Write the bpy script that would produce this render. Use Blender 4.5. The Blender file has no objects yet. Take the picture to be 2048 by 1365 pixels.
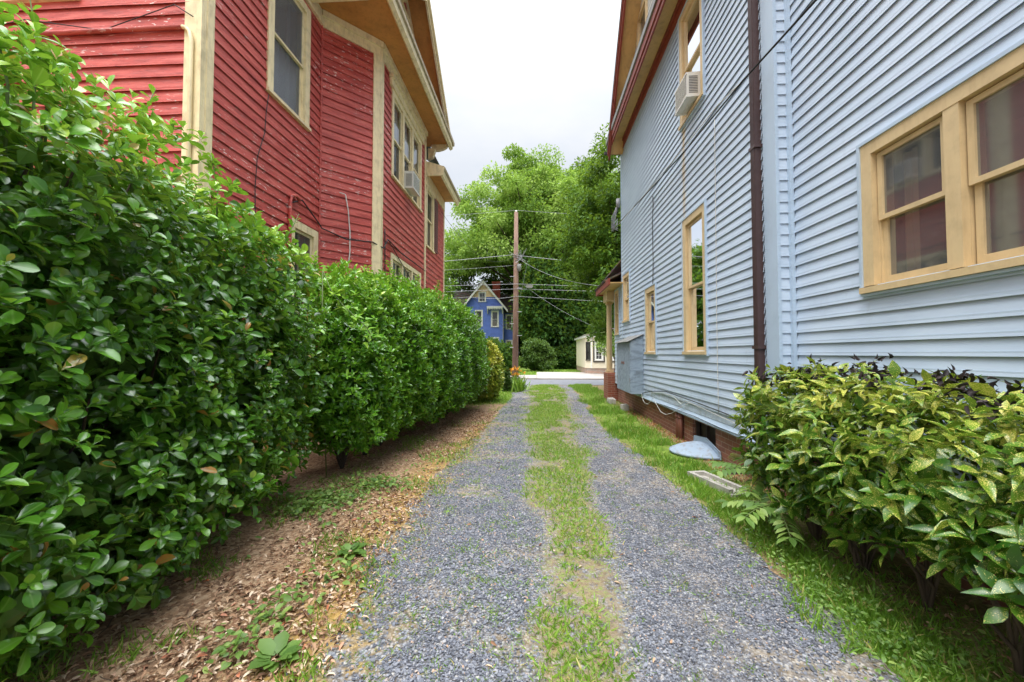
import bpy, math, random
import numpy as np
from mathutils import Vector
random.seed(7)
R = np.random.default_rng(11)
sc = bpy.context.scene
COL = sc.collection
rad = math.radians

# ------------------------------------------------------------------ camera, world, sun, exposure
cam_d = bpy.data.cameras.new("camera"); cam = bpy.data.objects.new("camera", cam_d); COL.objects.link(cam)
cam.location = (0, 0, 1.55)
cam.rotation_euler = (rad(90 + 1.754), 0, rad(3.29))
cam_d.sensor_width = 36; cam_d.lens = 800 / 2048 * 36
cam_d.clip_start = 0.05; cam_d.clip_end = 2000
sc.camera = cam

SUN_EL, SUN_AZ = 62, 200           # degrees; azimuth clockwise from +Y
world = bpy.data.worlds.new("World"); sc.world = world; world.use_nodes = True
wn, wl = world.node_tree.nodes, world.node_tree.links
wn.clear()
w_out = wn.new("ShaderNodeOutputWorld"); w_bg = wn.new("ShaderNodeBackground"); w_bg2 = wn.new("ShaderNodeBackground")
w_sky = wn.new("ShaderNodeTexSky"); w_sky.sky_type = 'NISHITA'; w_sky.sun_disc = False
w_sky.sun_elevation = rad(SUN_EL); w_sky.sun_rotation = rad(SUN_AZ)
wl.new(w_sky.outputs[0], w_bg.inputs[0]); w_bg.inputs[1].default_value = 0.02
tc = wn.new("ShaderNodeTexCoord"); mp = wn.new("ShaderNodeMapping"); mp.inputs['Scale'].default_value = (1, 1, 2.6)
no = wn.new("ShaderNodeTexNoise"); no.inputs['Scale'].default_value = 2.2; no.inputs['Detail'].default_value = 6; no.inputs['Roughness'].default_value = .55
wl.new(tc.outputs['Generated'], mp.inputs[0]); wl.new(mp.outputs[0], no.inputs['Vector'])
cr = wn.new("ShaderNodeValToRGB"); wl.new(no.outputs['Fac'], cr.inputs[0])
cr.color_ramp.elements[0].position = .32; cr.color_ramp.elements[0].color = (.80, .85, .92, 1)
cr.color_ramp.elements[1].position = .66; cr.color_ramp.elements[1].color = (1, 1, 1, 1)
wl.new(cr.outputs[0], w_bg2.inputs[0])
sx = wn.new("ShaderNodeSeparateXYZ"); wl.new(tc.outputs['Generated'], sx.inputs[0])
pw = wn.new('ShaderNodeMath'); pw.operation = 'POWER'; pw.use_clamp = True; wl.new(sx.outputs['Z'], pw.inputs[0]); pw.inputs[1].default_value = 6.0
mr = wn.new("ShaderNodeMapRange"); wl.new(pw.outputs[0], mr.inputs[0])      # overcast sky, its unseen overhead part boosted to light the scene
mr.inputs[1].default_value = 0; mr.inputs[2].default_value = 1; mr.inputs[3].default_value = .415; mr.inputs[4].default_value = 5.0
wl.new(mr.outputs[0], w_bg2.inputs[1])
w_add = wn.new("ShaderNodeAddShader")
wl.new(w_bg.outputs[0], w_add.inputs[0]); wl.new(w_bg2.outputs[0], w_add.inputs[1]); wl.new(w_add.outputs[0], w_out.inputs[0])

sun_d = bpy.data.lights.new("sun", 'SUN'); sun_d.energy = 1.5; sun_d.angle = rad(35); sun_d.color = (1, .955, .88)
sun = bpy.data.objects.new("sun", sun_d); COL.objects.link(sun); sun.location = (0, -5, 30)
_sd = Vector((math.sin(rad(SUN_AZ)) * math.cos(rad(SUN_EL)), math.cos(rad(SUN_AZ)) * math.cos(rad(SUN_EL)), math.sin(rad(SUN_EL))))
sun.rotation_euler = _sd.to_track_quat('Z', 'Y').to_euler()

sc.view_settings.view_transform = 'Standard'; sc.view_settings.look = 'None'
sc.view_settings.gamma = 1; sc.view_settings.use_curve_mapping = False
sc.view_settings.exposure = 0.95
sc.cycles.max_bounces = 6; sc.cycles.diffuse_bounces = 4; sc.cycles.transparent_max_bounces = 8

# ------------------------------------------------------------------ helpers
def s2l(*c):
    return tuple(((v / 255) / 12.92 if v / 255 <= .04045 else ((v / 255 + .055) / 1.055) ** 2.4) for v in c) + (1,)

ORG = {}
def empty(name, loc, label, cat, group=None):
    o = bpy.data.objects.new(name, None); COL.objects.link(o); o.location = loc
    o.empty_display_size = .2
    ORG[o.name] = np.array(loc, float)
    o['label'] = label; o['category'] = cat
    if group: o['group'] = group
    return o
def tag(o, label, cat, group=None):
    o['label'] = label; o['category'] = cat
    if group: o['group'] = group
    return o
def link_mesh(name, me, mat, parent=None, kind=None):
    o = bpy.data.objects.new(name, me); COL.objects.link(o)
    if mat: me.materials.append(mat)
    if parent is not None:
        o.parent = parent; ORG[o.name] = ORG[parent.name]
    else: ORG[o.name] = np.zeros(3)
    if kind: o['kind'] = kind
    return o

class MB:
    def __init__(s): s.v = []; s.f = []
    def add(s, vs, fs):
        b = len(s.v); s.v += [tuple(map(float, p)) for p in vs]; s.f += [tuple(b + i for i in f) for f in fs]
    def quad(s, a, b, c, d): s.add([a, b, c, d], [(0, 1, 2, 3)])
    def hexa(s, p):          # 8 points: bottom ring 0-3, top ring 4-7
        s.add(p, [(3, 2, 1, 0), (4, 5, 6, 7), (0, 1, 5, 4), (1, 2, 6, 5), (2, 3, 7, 6), (3, 0, 4, 7)])
    def box(s, x0, x1, y0, y1, z0, z1):
        s.hexa([(x0, y0, z0), (x1, y0, z0), (x1, y1, z0), (x0, y1, z0), (x0, y0, z1), (x1, y0, z1), (x1, y1, z1), (x0, y1, z1)])
    def fbox(s, F, u0, u1, z0, z1, d0, d1):
        s.hexa([F(u0, z0, d0), F(u1, z0, d0), F(u1, z0, d1), F(u0, z0, d1), F(u0, z1, d0), F(u1, z1, d0), F(u1, z1, d1), F(u0, z1, d1)])
    def prism(s, poly, off):  # polygon (3D points) extruded by off
        n = len(poly); off = np.array(off); a = [np.array(p, float) for p in poly]
        s.add(a + [p + off for p in a], [tuple(range(n))[::-1], tuple(range(n, 2 * n))] + [(i, (i + 1) % n, n + (i + 1) % n, n + i) for i in range(n)])
    def tube(s, pts, r, n=8, cap=True):
        P = [np.array(p, float) for p in pts]; m = len(P)
        rr = [r] * m if np.isscalar(r) else list(r)
        vs = []; ref = np.array([.13, .21, .97])
        for i in range(m):
            t = P[min(i + 1, m - 1)] - P[max(i - 1, 0)]; t = t / (np.linalg.norm(t) + 1e-9)
            rf = ref if abs(t @ ref) < .93 else np.array([1., .1, 0])
            a = np.cross(t, rf); a /= np.linalg.norm(a); b = np.cross(t, a)
            for k in range(n):
                an = 2 * math.pi * k / n
                vs.append(P[i] + rr[i] * (math.cos(an) * a + math.sin(an) * b))
        fs = [(i * n + k, i * n + (k + 1) % n, (i + 1) * n + (k + 1) % n, (i + 1) * n + k) for i in range(m - 1) for k in range(n)]
        if cap: fs += [tuple(range(n))[::-1], tuple(range((m - 1) * n, m * n))]
        s.add(vs, fs)
    def build(s, name, mat, parent=None, smooth=False, kind=None):
        me = bpy.data.meshes.new(name)
        v = np.array(s.v, float)
        if parent is not None: v = v - ORG[parent.name]
        me.from_pydata(v.tolist(), [], s.f); me.update()
        if smooth: me.polygons.foreach_set('use_smooth', [True] * len(me.polygons))
        return link_mesh(name, me, mat, parent, kind)

def big_mesh(name, V, loops, starts, totals, mat, parent=None, attrs=None, smooth=True, kind=None):
    me = bpy.data.meshes.new(name)
    V = np.asarray(V, np.float32)
    if parent is not None: V = V - ORG[parent.name].astype(np.float32)
    me.vertices.add(len(V)); me.vertices.foreach_set('co', V.ravel())
    me.loops.add(len(loops)); me.loops.foreach_set('vertex_index', np.asarray(loops, np.int32))
    me.polygons.add(len(starts)); me.polygons.foreach_set('loop_start', np.asarray(starts, np.int32))
    me.polygons.foreach_set('use_smooth', np.full(len(starts), smooth))
    me.update(calc_edges=True)
    for k, a in (attrs or {}).items():
        a = np.asarray(a, np.float32)
        if a.ndim == 1:
            at = me.attributes.new(k, 'FLOAT', 'POINT'); at.data.foreach_set('value', a)
        else:
            at = me.attributes.new(k, 'FLOAT_COLOR', 'POINT'); at.data.foreach_set('color', a.ravel())
    return link_mesh(name, me, mat, parent, kind)

def scatter(name, tmpl, P, D, N, size, mat, parent=None, tint=None, wid=1.0, smooth=True, kind=None, uvw=False):
    """many copies of a small template (verts in side/axis/normal space, unit length) joined into ONE mesh"""
    tv, tf = tmpl; tv = np.array(tv, float); n = len(P)
    D = D / (np.linalg.norm(D, axis=1, keepdims=True) + 1e-9)
    S = np.cross(D, N); S /= (np.linalg.norm(S, axis=1, keepdims=True) + 1e-9); N = np.cross(S, D)
    size = np.broadcast_to(np.asarray(size, float), (n,)); wid = np.broadcast_to(np.asarray(wid, float), (n,))
    V = (P[:, None, :] + size[:, None, None] * (tv[None, :, 0, None] * wid[:, None, None] * S[:, None, :] + tv[None, :, 1, None] * D[:, None, :] + tv[None, :, 2, None] * N[:, None, :]))
    m = len(tv); lp = np.concatenate([np.array(f) for f in tf]); tot = np.array([len(f) for f in tf])
    loops = (lp[None, :] + (np.arange(n) * m)[:, None]).ravel()
    totals = np.tile(tot, n); starts = np.concatenate([[0], np.cumsum(totals)[:-1]])
    at = {}
    if tint is not None: at['tint'] = np.repeat(tint, m)
    if uvw: at['across'] = np.tile(tv[:, 0] * 2, n)
    return big_mesh(name, V.reshape(-1, 3), loops, starts, totals, mat, parent, at, smooth, kind)

def rnd_unit(n):
    v = R.normal(size=(n, 3)); return v / np.linalg.norm(v, axis=1, keepdims=True)

_G = R.random((64, 64))
def vnoise(x, y):
    x = np.asarray(x, float); y = np.asarray(y, float)
    xi = np.floor(x).astype(int); yi = np.floor(y).astype(int); fx = x - xi; fy = y - yi
    fx = fx * fx * (3 - 2 * fx); fy = fy * fy * (3 - 2 * fy)
    g = lambda a, b: _G[a % 64, b % 64]
    return (g(xi, yi) * (1 - fx) + g(xi + 1, yi) * fx) * (1 - fy) + (g(xi, yi + 1) * (1 - fx) + g(xi + 1, yi + 1) * fx) * fy
def fbm(x, y): return .5 * vnoise(x, y) + .3 * vnoise(2.1 * x + 7, 2.1 * y + 3) + .2 * vnoise(4.3 * x + 1, 4.3 * y + 9)

# ------------------------------------------------------------------ materials
class Mat:
    def __init__(s, name, rough=.6, spec=.5):
        s.m = bpy.data.materials.new(name); s.m.use_nodes = True
        s.n = s.m.node_tree.nodes; s.l = s.m.node_tree.links
        s.p = s.n['Principled BSDF']; s.out = s.n['Material Output']
        s.p.inputs['Roughness'].default_value = rough; s.p.inputs['Specular IOR Level'].default_value = spec
        s._pos = None
    def pos(s):
        if s._pos is None: s._pos = s.n.new('ShaderNodeNewGeometry')
        return s._pos.outputs['Position']
    def mapped(s, scale):
        m = s.n.new('ShaderNodeMapping'); m.inputs['Scale'].default_value = scale if not np.isscalar(scale) else (scale,) * 3
        s.l.new(s.pos(), m.inputs[0]); return m.outputs[0]
    def noise(s, scale, detail=4, rough=.55, dist=0):
        t = s.n.new('ShaderNodeTexNoise'); t.inputs['Scale'].default_value = 1; t.inputs['Detail'].default_value = detail
        t.inputs['Roughness'].default_value = rough; t.inputs['Distortion'].default_value = dist
        s.l.new(s.mapped(scale), t.inputs['Vector']); return t.outputs['Fac']
    def voro(s, scale, feat='F1'):
        t = s.n.new('ShaderNodeTexVoronoi'); t.feature = feat; t.inputs['Scale'].default_value = 1
        s.l.new(s.mapped(scale), t.inputs['Vector']); return t
    def ramp(s, fac, stops, interp='LINEAR'):
        r = s.n.new('ShaderNodeValToRGB'); r.color_ramp.interpolation = interp; e = r.color_ramp.elements
        while len(e) < len(stops): e.new(.5)
        for el, (p, c) in zip(e, stops):
            el.position = p; el.color = c if not np.isscalar(c) else (c, c, c, 1)
        s.l.new(fac, r.inputs[0]); return r.outputs[0]
    def mix(s, fac, a, b, mode='MIX'):
        m = s.n.new('ShaderNodeMix'); m.data_type = 'RGBA'; m.blend_type = mode
        for sock, v in ((m.inputs[0], fac), (m.inputs[6], a), (m.inputs[7], b)):
            if hasattr(v, 'is_output'): s.l.new(v, sock)
            else: sock.default_value = v
        return m.outputs[2]
    def math(s, op, a, b=0.):
        m = s.n.new('ShaderNodeMath'); m.operation = op
        for sock, v in ((m.inputs[0], a), (m.inputs[1], b)):
            if hasattr(v, 'is_output'): s.l.new(v, sock)
            else: sock.default_value = v
        return m.outputs[0]
    def attr(s, name, out='Fac'):
        a = s.n.new('ShaderNodeAttribute'); a.attribute_name = name; return a.outputs[out]
    def sep(s, v):
        x = s.n.new('ShaderNodeSeparateXYZ'); s.l.new(v, x.inputs[0]); return x.outputs
    def color(s, c):
        if hasattr(c, 'is_output'): s.l.new(c, s.p.inputs['Base Color'])
        else: s.p.inputs['Base Color'].default_value = c
        return s
    def bump(s, h, strength=.3, dist=.01):
        b = s.n.new('ShaderNodeBump'); b.inputs['Strength'].default_value = strength; b.inputs['Distance'].default_value = dist
        s.l.new(h, b.inputs['Height']); s.l.new(b.outputs[0], s.p.inputs['Normal']); return s

def paint(name, c, var=.12, rough=.5, scale=6, dirt=None, dirt_amt=.25):
    M = Mat(name, rough)
    f = M.noise(scale, 5, .6)
    dark = tuple(v * (1 - var * 2) for v in c[:3]) + (1,); light = tuple(min(1, v * (1 + var * .8)) for v in c[:3]) + (1,)
    col = M.ramp(f, [(.3, dark), (.5, c), (.75, light)])
    if dirt is not None:
        g = M.ramp(M.noise((14, 14, 3), 6, .65), [(.5, 0.), (.72, dirt_amt)])
        col = M.mix(g, col, dirt)
    M.color(col); M.bump(M.noise(45, 3), .12, .004)
    return M.m

def red_paint():
    M = Mat('red_peeling_paint', .55)
    base = M.ramp(M.noise((2.2, 2.2, 14), 6, .62), [(.3, s2l(148, 50, 44)), (.5, s2l(184, 72, 63)), (.72, s2l(206, 100, 88))])
    # wear streaks along the boards, down to faded pink, bare wood and old white undercoat
    fade = M.ramp(M.noise((3, 3, 60), 5, .7), [(.52, 0.), (.75, .5)])
    c = M.mix(fade, base, s2l(208, 128, 120))
    crack = M.ramp(M.noise((6, 6, 90), 6, .75, .6), [(.36, 1.), (.42, 0.)])
    c = M.mix(crack, c, s2l(92, 24, 26))
    big = M.ramp(M.noise((.9, .9, 1.3), 3, .5), [(.42, 0.), (.62, 1.)])
    fl = M.ramp(M.noise((9, 9, 34), 5, .6, .4), [(.615, 0.), (.635, 1.)])
    c = M.mix(M.math('MULTIPLY', fl, big), c, s2l(222, 206, 198))
    M.color(c); M.bump(M.noise((8, 8, 90), 5, .7), .5, .006)
    return M.m

def vinyl():
    M = Mat('pale_blue_vinyl', .42)
    c = M.ramp(M.noise((1.2, 1.2, 3), 5, .6), [(.3, s2l(182, 199, 219)), (.55, s2l(193, 209, 228)), (.8, s2l(202, 216, 233))])
    c = M.mix(M.ramp(M.noise((2, 2, 60), 4, .7), [(.45, 0.), (.8, .18)]), c, s2l(152, 166, 182))
    P = M.sep(M.pos())   # ochre rust run under the wall air conditioner
    dy = M.math('ABSOLUTE', M.math('SUBTRACT', P[1], 7.02))
    w = M.math('SUBTRACT', .24, M.math('MULTIPLY', M.noise((3, 3, 1.2), 4), .3))
    m1 = M.ramp(M.math('SUBTRACT', w, dy), [(.0, 0.), (.1, 1.)])
    m2 = M.math('MULTIPLY', M.math('GREATER_THAN', P[2], 3.85), M.math('LESS_THAN', P[2], 5.5))
    m3 = M.ramp(M.noise((7, 7, 1.4), 4, .6), [(.3, .25), (.6, 1.)])
    m4 = M.math('LESS_THAN', P[0], 2.68)
    k = M.math('MULTIPLY', M.math('MULTIPLY', m1, m2), M.math('MULTIPLY', m3, m4))
    c = M.mix(k, c, s2l(200, 172, 112))
    g = M.ramp(M.noise((10, 10, 2), 6, .7), [(.6, 0.), (.85, .25)])
    c = M.mix(g, c, s2l(120, 128, 132))
    sp = M.math('MULTIPLY', M.ramp(P[2], [(.5, 1.), (1., 0.)]), M.ramp(M.noise((5, 5, 3), 6, .7), [(.38, 0.), (.65, .55)]))   # dirt splash at the foot of the wall
    c = M.mix(sp, c, s2l(126, 118, 104))
    M.color(c); M.bump(M.noise((3, 3, 110), 3, .7), .12, .003)
    return M.m

def brick(name, c1, c2, mortar, sy=1.0):
    M = Mat(name, .85)
    P = M.sep(M.pos()); cv = M.n.new('ShaderNodeCombineXYZ')
    M.l.new(M.math('ADD', P[0], P[1]), cv.inputs[0]); M.l.new(P[2], cv.inputs[1])
    b = M.n.new('ShaderNodeTexBrick'); M.l.new(cv.outputs[0], b.inputs['Vector'])
    b.inputs['Color1'].default_value = c1; b.inputs['Color2'].default_value = c2; b.inputs['Mortar'].default_value = mortar
    b.inputs['Scale'].default_value = 1; b.inputs['Brick Width'].default_value = .215; b.inputs['Row Height'].default_value = .072
    b.inputs['Mortar Size'].default_value = .006; b.inputs['Mortar Smooth'].default_value = .3; b.inputs['Bias'].default_value = 0
    c = M.mix(M.ramp(M.noise(2.5, 5, .65), [(.4, 0.), (.75, .4)]), b.outputs['Color'], tuple(v * .45 for v in c1[:3]) + (1,))
    M.color(c)
    M.bump(M.math('ADD', M.math('MULTIPLY', b.outputs['Fac'], -1.), M.math('MULTIPLY', M.noise(40), .4)), .6, .008)
    return M.m

def leaf_mat(name, stops, rough=.33, trans=.28, tcol=None, speck=None, spec=.5, vein=None):
    M = Mat(name, rough, spec)
    t = M.attr('tint'); c = M.ramp(t, stops)
    c = M.mix(M.ramp(M.noise(9, 3), [(.35, 0.), (.7, .35)]), c, stops[0][1])
    if vein is not None:
        c = M.mix(M.ramp(M.math('ABSOLUTE', M.attr('across')), [(.0, .55), (.09, 0.)]), c, vein)
    if speck is not None:
        f = M.noise(230, 2, .6); big = M.noise(22, 2)
        k = M.ramp(M.math('ADD', M.math('ADD', f, M.math('MULTIPLY', big, .35)), M.math('MULTIPLY', t, .16)), [(.835, 0.), (.875, 1.)])
        c = M.mix(k, c, speck)
    M.color(c)
    tr = M.n.new('ShaderNodeBsdfTranslucent')
    if tcol is None: M.l.new(M.mix(.5, c, s2l(170, 200, 60)), tr.inputs[0])
    else: tr.inputs[0].default_value = tcol
    mx = M.n.new('ShaderNodeMixShader'); mx.inputs[0].default_value = trans
    M.l.new(M.p.outputs[0], mx.inputs[1]); M.l.new(tr.outputs[0], mx.inputs[2]); M.l.new(mx.outputs[0], M.out.inputs[0])
    return M.m

def tint_mat(name, stops, rough=.8, spec=.3, interp='LINEAR', nscale=30, namt=.3):
    M = Mat(name, rough, spec); c = M.ramp(M.attr('tint'), stops, interp)
    c = M.mix(M.ramp(M.noise(nscale, 3), [(.35, 0.), (.75, namt)]), c, (.03, .025, .02, 1)); M.color(c)
    return M.m

def glass(name, tint=(.75, .8, .82, 1), refl=1.0, rough=.02, dust=.02):
    M = Mat(name); M.n.remove(M.p)
    tr = M.n.new('ShaderNodeBsdfTransparent'); tr.inputs[0].default_value = tint
    gl = M.n.new('ShaderNodeBsdfGlossy'); gl.inputs['Roughness'].default_value = rough; gl.inputs[0].default_value = (.9, .93, .97, 1)
    fr = M.n.new('ShaderNodeFresnel'); fr.inputs[0].default_value = 1.55
    k = M.math('MINIMUM', M.math('ADD', M.math('MULTIPLY', fr.outputs[0], 1.1 * refl), .03), 1.)
    wob = M.n.new('ShaderNodeBump'); wob.inputs['Strength'].default_value = .015; wob.inputs['Distance'].default_value = .02
    M.l.new(M.noise(2.2, 1), wob.inputs['Height']); M.l.new(wob.outputs[0], gl.inputs['Normal'])
    df = M.n.new('ShaderNodeBsdfDiffuse'); df.inputs[0].default_value = (.42, .43, .44, 1); dm = M.n.new('ShaderNodeMixShader'); dm.inputs[0].default_value = dust
    M.l.new(tr.outputs[0], dm.inputs[1]); M.l.new(df.outputs[0], dm.inputs[2])
    mx = M.n.new('ShaderNodeMixShader'); M.l.new(k, mx.inputs[0]); M.l.new(dm.outputs[0], mx.inputs[1]); M.l.new(gl.outputs[0], mx.inputs[2])
    M.l.new(mx.outputs[0], M.out.inputs[0]); return M.m

def shingles(name, c):
    M = Mat(name, .95, .2)
    f = M.noise((1.5, 1.5, 6), 6, .7); v = M.voro((5, 5, 9))
    col = M.mix(.35, M.ramp(f, [(.3, tuple(x * .55 for x in c[:3]) + (1,)), (.7, c)]), v.outputs['Color'], 'SOFT_LIGHT'); M.color(col)
    M.bump(M.noise(60), .4, .01); return M.m

MT = {}
MT['red'] = red_paint()
MT['cream'] = paint('cream_trim_paint', s2l(232, 214, 172), .10, .5, 7, s2l(150, 130, 92), .5)
MT['orange_soffit'] = paint('ochre_soffit_paint', s2l(192, 132, 68), .12, .6, 3, s2l(120, 74, 30), .35)
MT['vinyl'] = vinyl()
MT['vinyl_trim'] = paint('pale_blue_trim', s2l(180, 199, 219), .05, .4, 3)
MT['tan'] = paint('tan_window_paint', s2l(208, 184, 142), .07, .5, 7, s2l(150, 116, 74), .2)
MT['tan_soffit'] = paint('tan_soffit_paint', s2l(202, 168, 112), .1, .6, 3, s2l(136, 104, 60), .35)
MT['rust_trim'] = paint('rust_red_trim', s2l(136, 58, 42), .14, .55, 7, s2l(80, 40, 34), .4)
MT['brown_metal'] = paint('dark_brown_metal', s2l(74, 56, 56), .08, .4, 4)
MT['gutter'] = paint('weathered_gutter', s2l(168, 150, 116), .2, .6, 9, s2l(72, 58, 40), .8)
MT['grey_metal'] = paint('grey_flashing', s2l(132, 132, 130), .12, .5, 6)
MT['brick_dark'] = brick('dark_brown_brick', s2l(150, 96, 78), s2l(126, 80, 66), s2l(160, 138, 120))
MT['brick_red'] = brick('red_brick', s2l(150, 82, 62), s2l(128, 70, 54), s2l(150, 126, 108))
MT['brick_pale'] = brick('pale_brick', s2l(186, 140, 118), s2l(170, 160, 150), s2l(190, 180, 170))
MT['glass'] = glass('window_glass', (.88, .9, .9, 1)); MT['glass_dim'] = glass('dusty_glass', (.55, .54, .52, 1), .30, .06, .12)
MT['grey_glass'] = glass('grey_glass', (.5, .5, .5, 1), .16, .05, .20); MT['screen'] = glass('screened_glass', (.35, .36, .38, 1), .45, .18, .26)
MT['interior'] = paint('dim_room', s2l(72, 62, 56), .2, .9, 2)
MT['curtain'] = paint('beige_curtain', s2l(170, 146, 112), .15, .9, 3)
MT['curtain_grey'] = paint('grey_curtain', s2l(150, 150, 150), .12, .9, 3)
MT['blind'] = paint('white_blind', s2l(205, 208, 210), .05, .8, 3)
MT['white'] = paint('white_paint', s2l(226, 226, 222), .06, .5, 6, s2l(150, 140, 126), .3)
MT['ac_white'] = paint('air_conditioner_casing', s2l(214, 212, 206), .04, .45, 6)
MT['ac_dark'] = paint('air_conditioner_grille', s2l(96, 96, 98), .1, .6, 20)
MT['concrete'] = paint('weathered_concrete', s2l(168, 164, 156), .16, .9, 5, s2l(96, 94, 86), .5)
MT['pale_concrete'] = paint('pale_concrete', s2l(164, 158, 152), .08, .9, 1.3, s2l(150, 140, 128), .4)
MT['asphalt'] = paint('asphalt', s2l(112, 114, 120), .12, .9, 3)
MT['roof_dark'] = shingles('dark_shingle', s2l(92, 84, 82))
MT['roof_brown'] = shingles('brown_shingle', s2l(104, 92, 88))
MT['dark_wood'] = paint('dark_boards', s2l(62, 50, 44), .2, .8, 8)
MT['pipe_brown'] = paint('brown_pipe', s2l(124, 76, 62), .12, .5, 9, s2l(70, 48, 42), .5)
MT['cable_black'] = paint('black_cable', s2l(34, 34, 36), .1, .6, 5)
MT['cable_white'] = paint('white_cable', s2l(206, 206, 202), .1, .6, 5)
MT['wire_grey'] = paint('grey_wire', s2l(150, 152, 156), .1, .5, 5)
MT['pole'] = paint('weathered_pole', s2l(132, 106, 92), .2, .9, (9, 9, 1.2), s2l(88, 56, 44), .7)
MT['blue_brick'] = paint('royal_blue_paint', s2l(92, 118, 200), .12, .7, 2.5, s2l(110, 130, 200), .3)
MT['peach'] = paint('peach_paint', s2l(238, 206, 168), .08, .7, 3)
MT['chimney'] = brick('chimney_brick', s2l(186, 86, 66), s2l(170, 78, 60), s2l(190, 130, 110))
MT['cream_siding'] = paint('cream_siding', s2l(226, 216, 192), .05, .6, 3)
MT['black_trim'] = paint('near_black_trim', s2l(48, 44, 46), .1, .5, 5)
MT['bark'] = paint('bark', s2l(86, 72, 58), .25, .95, (12, 12, 3))
MT['bark_dark'] = paint('dark_bark', s2l(58, 48, 40), .25, .95, (10, 10, 3))
MT['stem_green'] = paint('green_stem', s2l(92, 110, 54), .15, .6, 12)
M = Mat('weathered_plywood', .75)
_c = M.ramp(M.noise((2.2, 7, 7), 6, .7, 1.2), [(.34, s2l(112, 124, 136)), (.5, s2l(140, 156, 174)), (.7, s2l(158, 172, 188))])
_c = M.mix(M.ramp(M.noise((5, 30, 22), 5, .75, .8), [(.60, 0.), (.68, .8)]), _c, s2l(92, 86, 82))
M.color(_c); M.bump(M.noise((6, 6, 50), 5, .7), .4, .005); MT['plywood'] = M.m
M = Mat('clear_blue_plastic', .25); M.color(M.mix(M.ramp(M.noise(14, 5, .6), [(.5, 0.), (.7, .6)]), s2l(176, 194, 214), s2l(150, 140, 120))); M.p.inputs['Transmission Weight'].default_value = .3
M.p.inputs['IOR'].default_value = 1.2; MT['plastic'] = M.m

# plants
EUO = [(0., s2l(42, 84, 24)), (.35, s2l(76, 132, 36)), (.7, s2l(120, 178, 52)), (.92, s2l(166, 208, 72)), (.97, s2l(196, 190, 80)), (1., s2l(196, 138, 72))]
MT['euo'] = leaf_mat('glossy_evergreen_leaf', EUO, .22, .22, spec=.7, vein=s2l(120, 160, 80))
MT['euo_far'] = leaf_mat('small_evergreen_leaf', [(0., s2l(46, 92, 24)), (.4, s2l(88, 146, 38)), (.8, s2l(136, 192, 56)), (1., s2l(190, 214, 92))], .22, .24, spec=.7)
MT['gold'] = leaf_mat('golden_leaf', [(0., s2l(80, 110, 36)), (.4, s2l(140, 160, 50)), (1., s2l(214, 204, 84))], .35, .3)
MT['aucuba'] = leaf_mat('speckled_leaf', [(0., s2l(46, 88, 24)), (.45, s2l(82, 124, 34)), (.8, s2l(118, 152, 46)), (1., s2l(160, 172, 62))], .26, .2, speck=s2l(220, 208, 110))
MT['wilted'] = tint_mat('blackened_leaf', [(0., s2l(26, 22, 26)), (1., s2l(62, 50, 52))], .6)
MT['pecan'] = leaf_mat('tree_leaf', [(0., s2l(72, 104, 44)), (.5, s2l(124, 160, 72)), (1., s2l(178, 204, 118))], .75, .35, spec=.15)
MT['magnolia'] = leaf_mat('bright_tree_leaf', [(0., s2l(48, 82, 24)), (.5, s2l(88, 130, 38)), (1., s2l(138, 172, 60))], .55, .3, spec=.3)
MT['shade_leaf'] = leaf_mat('understory_leaf', [(0., s2l(32, 58, 26)), (.5, s2l(56, 92, 38)), (1., s2l(92, 130, 56))], .7, .3, spec=.15)
MT['conifer'] = leaf_mat('conifer_needles', [(0., s2l(40, 66, 26)), (.5, s2l(74, 108, 40)), (1., s2l(112, 142, 58))], .5, .2)
MT['grass'] = leaf_mat('grass_blade', [(0., s2l(74, 116, 32)), (.5, s2l(122, 166, 54)), (.85, s2l(168, 198, 84)), (1., s2l(200, 186, 116))], .5, .35)
MT['vine'] = leaf_mat('vine_leaf', [(0., s2l(96, 150, 40)), (1., s2l(160, 200, 64))], .45, .35)
MT['weed'] = leaf_mat('weed_leaf', [(0., s2l(74, 108, 46)), (.6, s2l(112, 146, 66)), (1., s2l(150, 172, 90))], .5, .3)
MT['litter'] = tint_mat('dry_leaf', [(0., s2l(84, 58, 42)), (.3, s2l(140, 104, 78)), (.65, s2l(192, 158, 126)), (.93, s2l(226, 206, 182)), (1., s2l(190, 100, 58))], .8, .3)
MT['stone'] = tint_mat('crushed_stone', [(0., s2l(84, 87, 97)), (.45, s2l(114, 118, 129)), (.85, s2l(138, 141, 151)), (.95, s2l(164, 164, 168)), (1., s2l(186, 150, 118))], .85, .3)
MT['flower'] = tint_mat('orange_petal', [(0., s2l(228, 140, 30)), (1., s2l(240, 190, 60))], .6)

# ------------------------------------------------------------------ ground layout
YK = [-3, 1.9, 2.8, 4.2, 8.7, 13.4, 19.7]
def lerp(vals): return lambda y: np.interp(y, YK, vals)
edgeL = lerp([-1.1, -1.12, -1.23, -1.27, -1.0, -.86, -.95]); cenL = lerp([0, .02, .07, -.06, -.28, -.34, -.3])
cenR = lerp([.45, .46, .62, .70, .92, 1.16, 1.15]); edgeR = lerp([1.72, 1.70, 1.74, 1.71, 1.37, 1.58, 1.7])
sst = lambda a, b, x: (lambda t: t * t * (3 - 2 * t))(np.clip((x - a) / (b - a), 0, 1))

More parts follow.
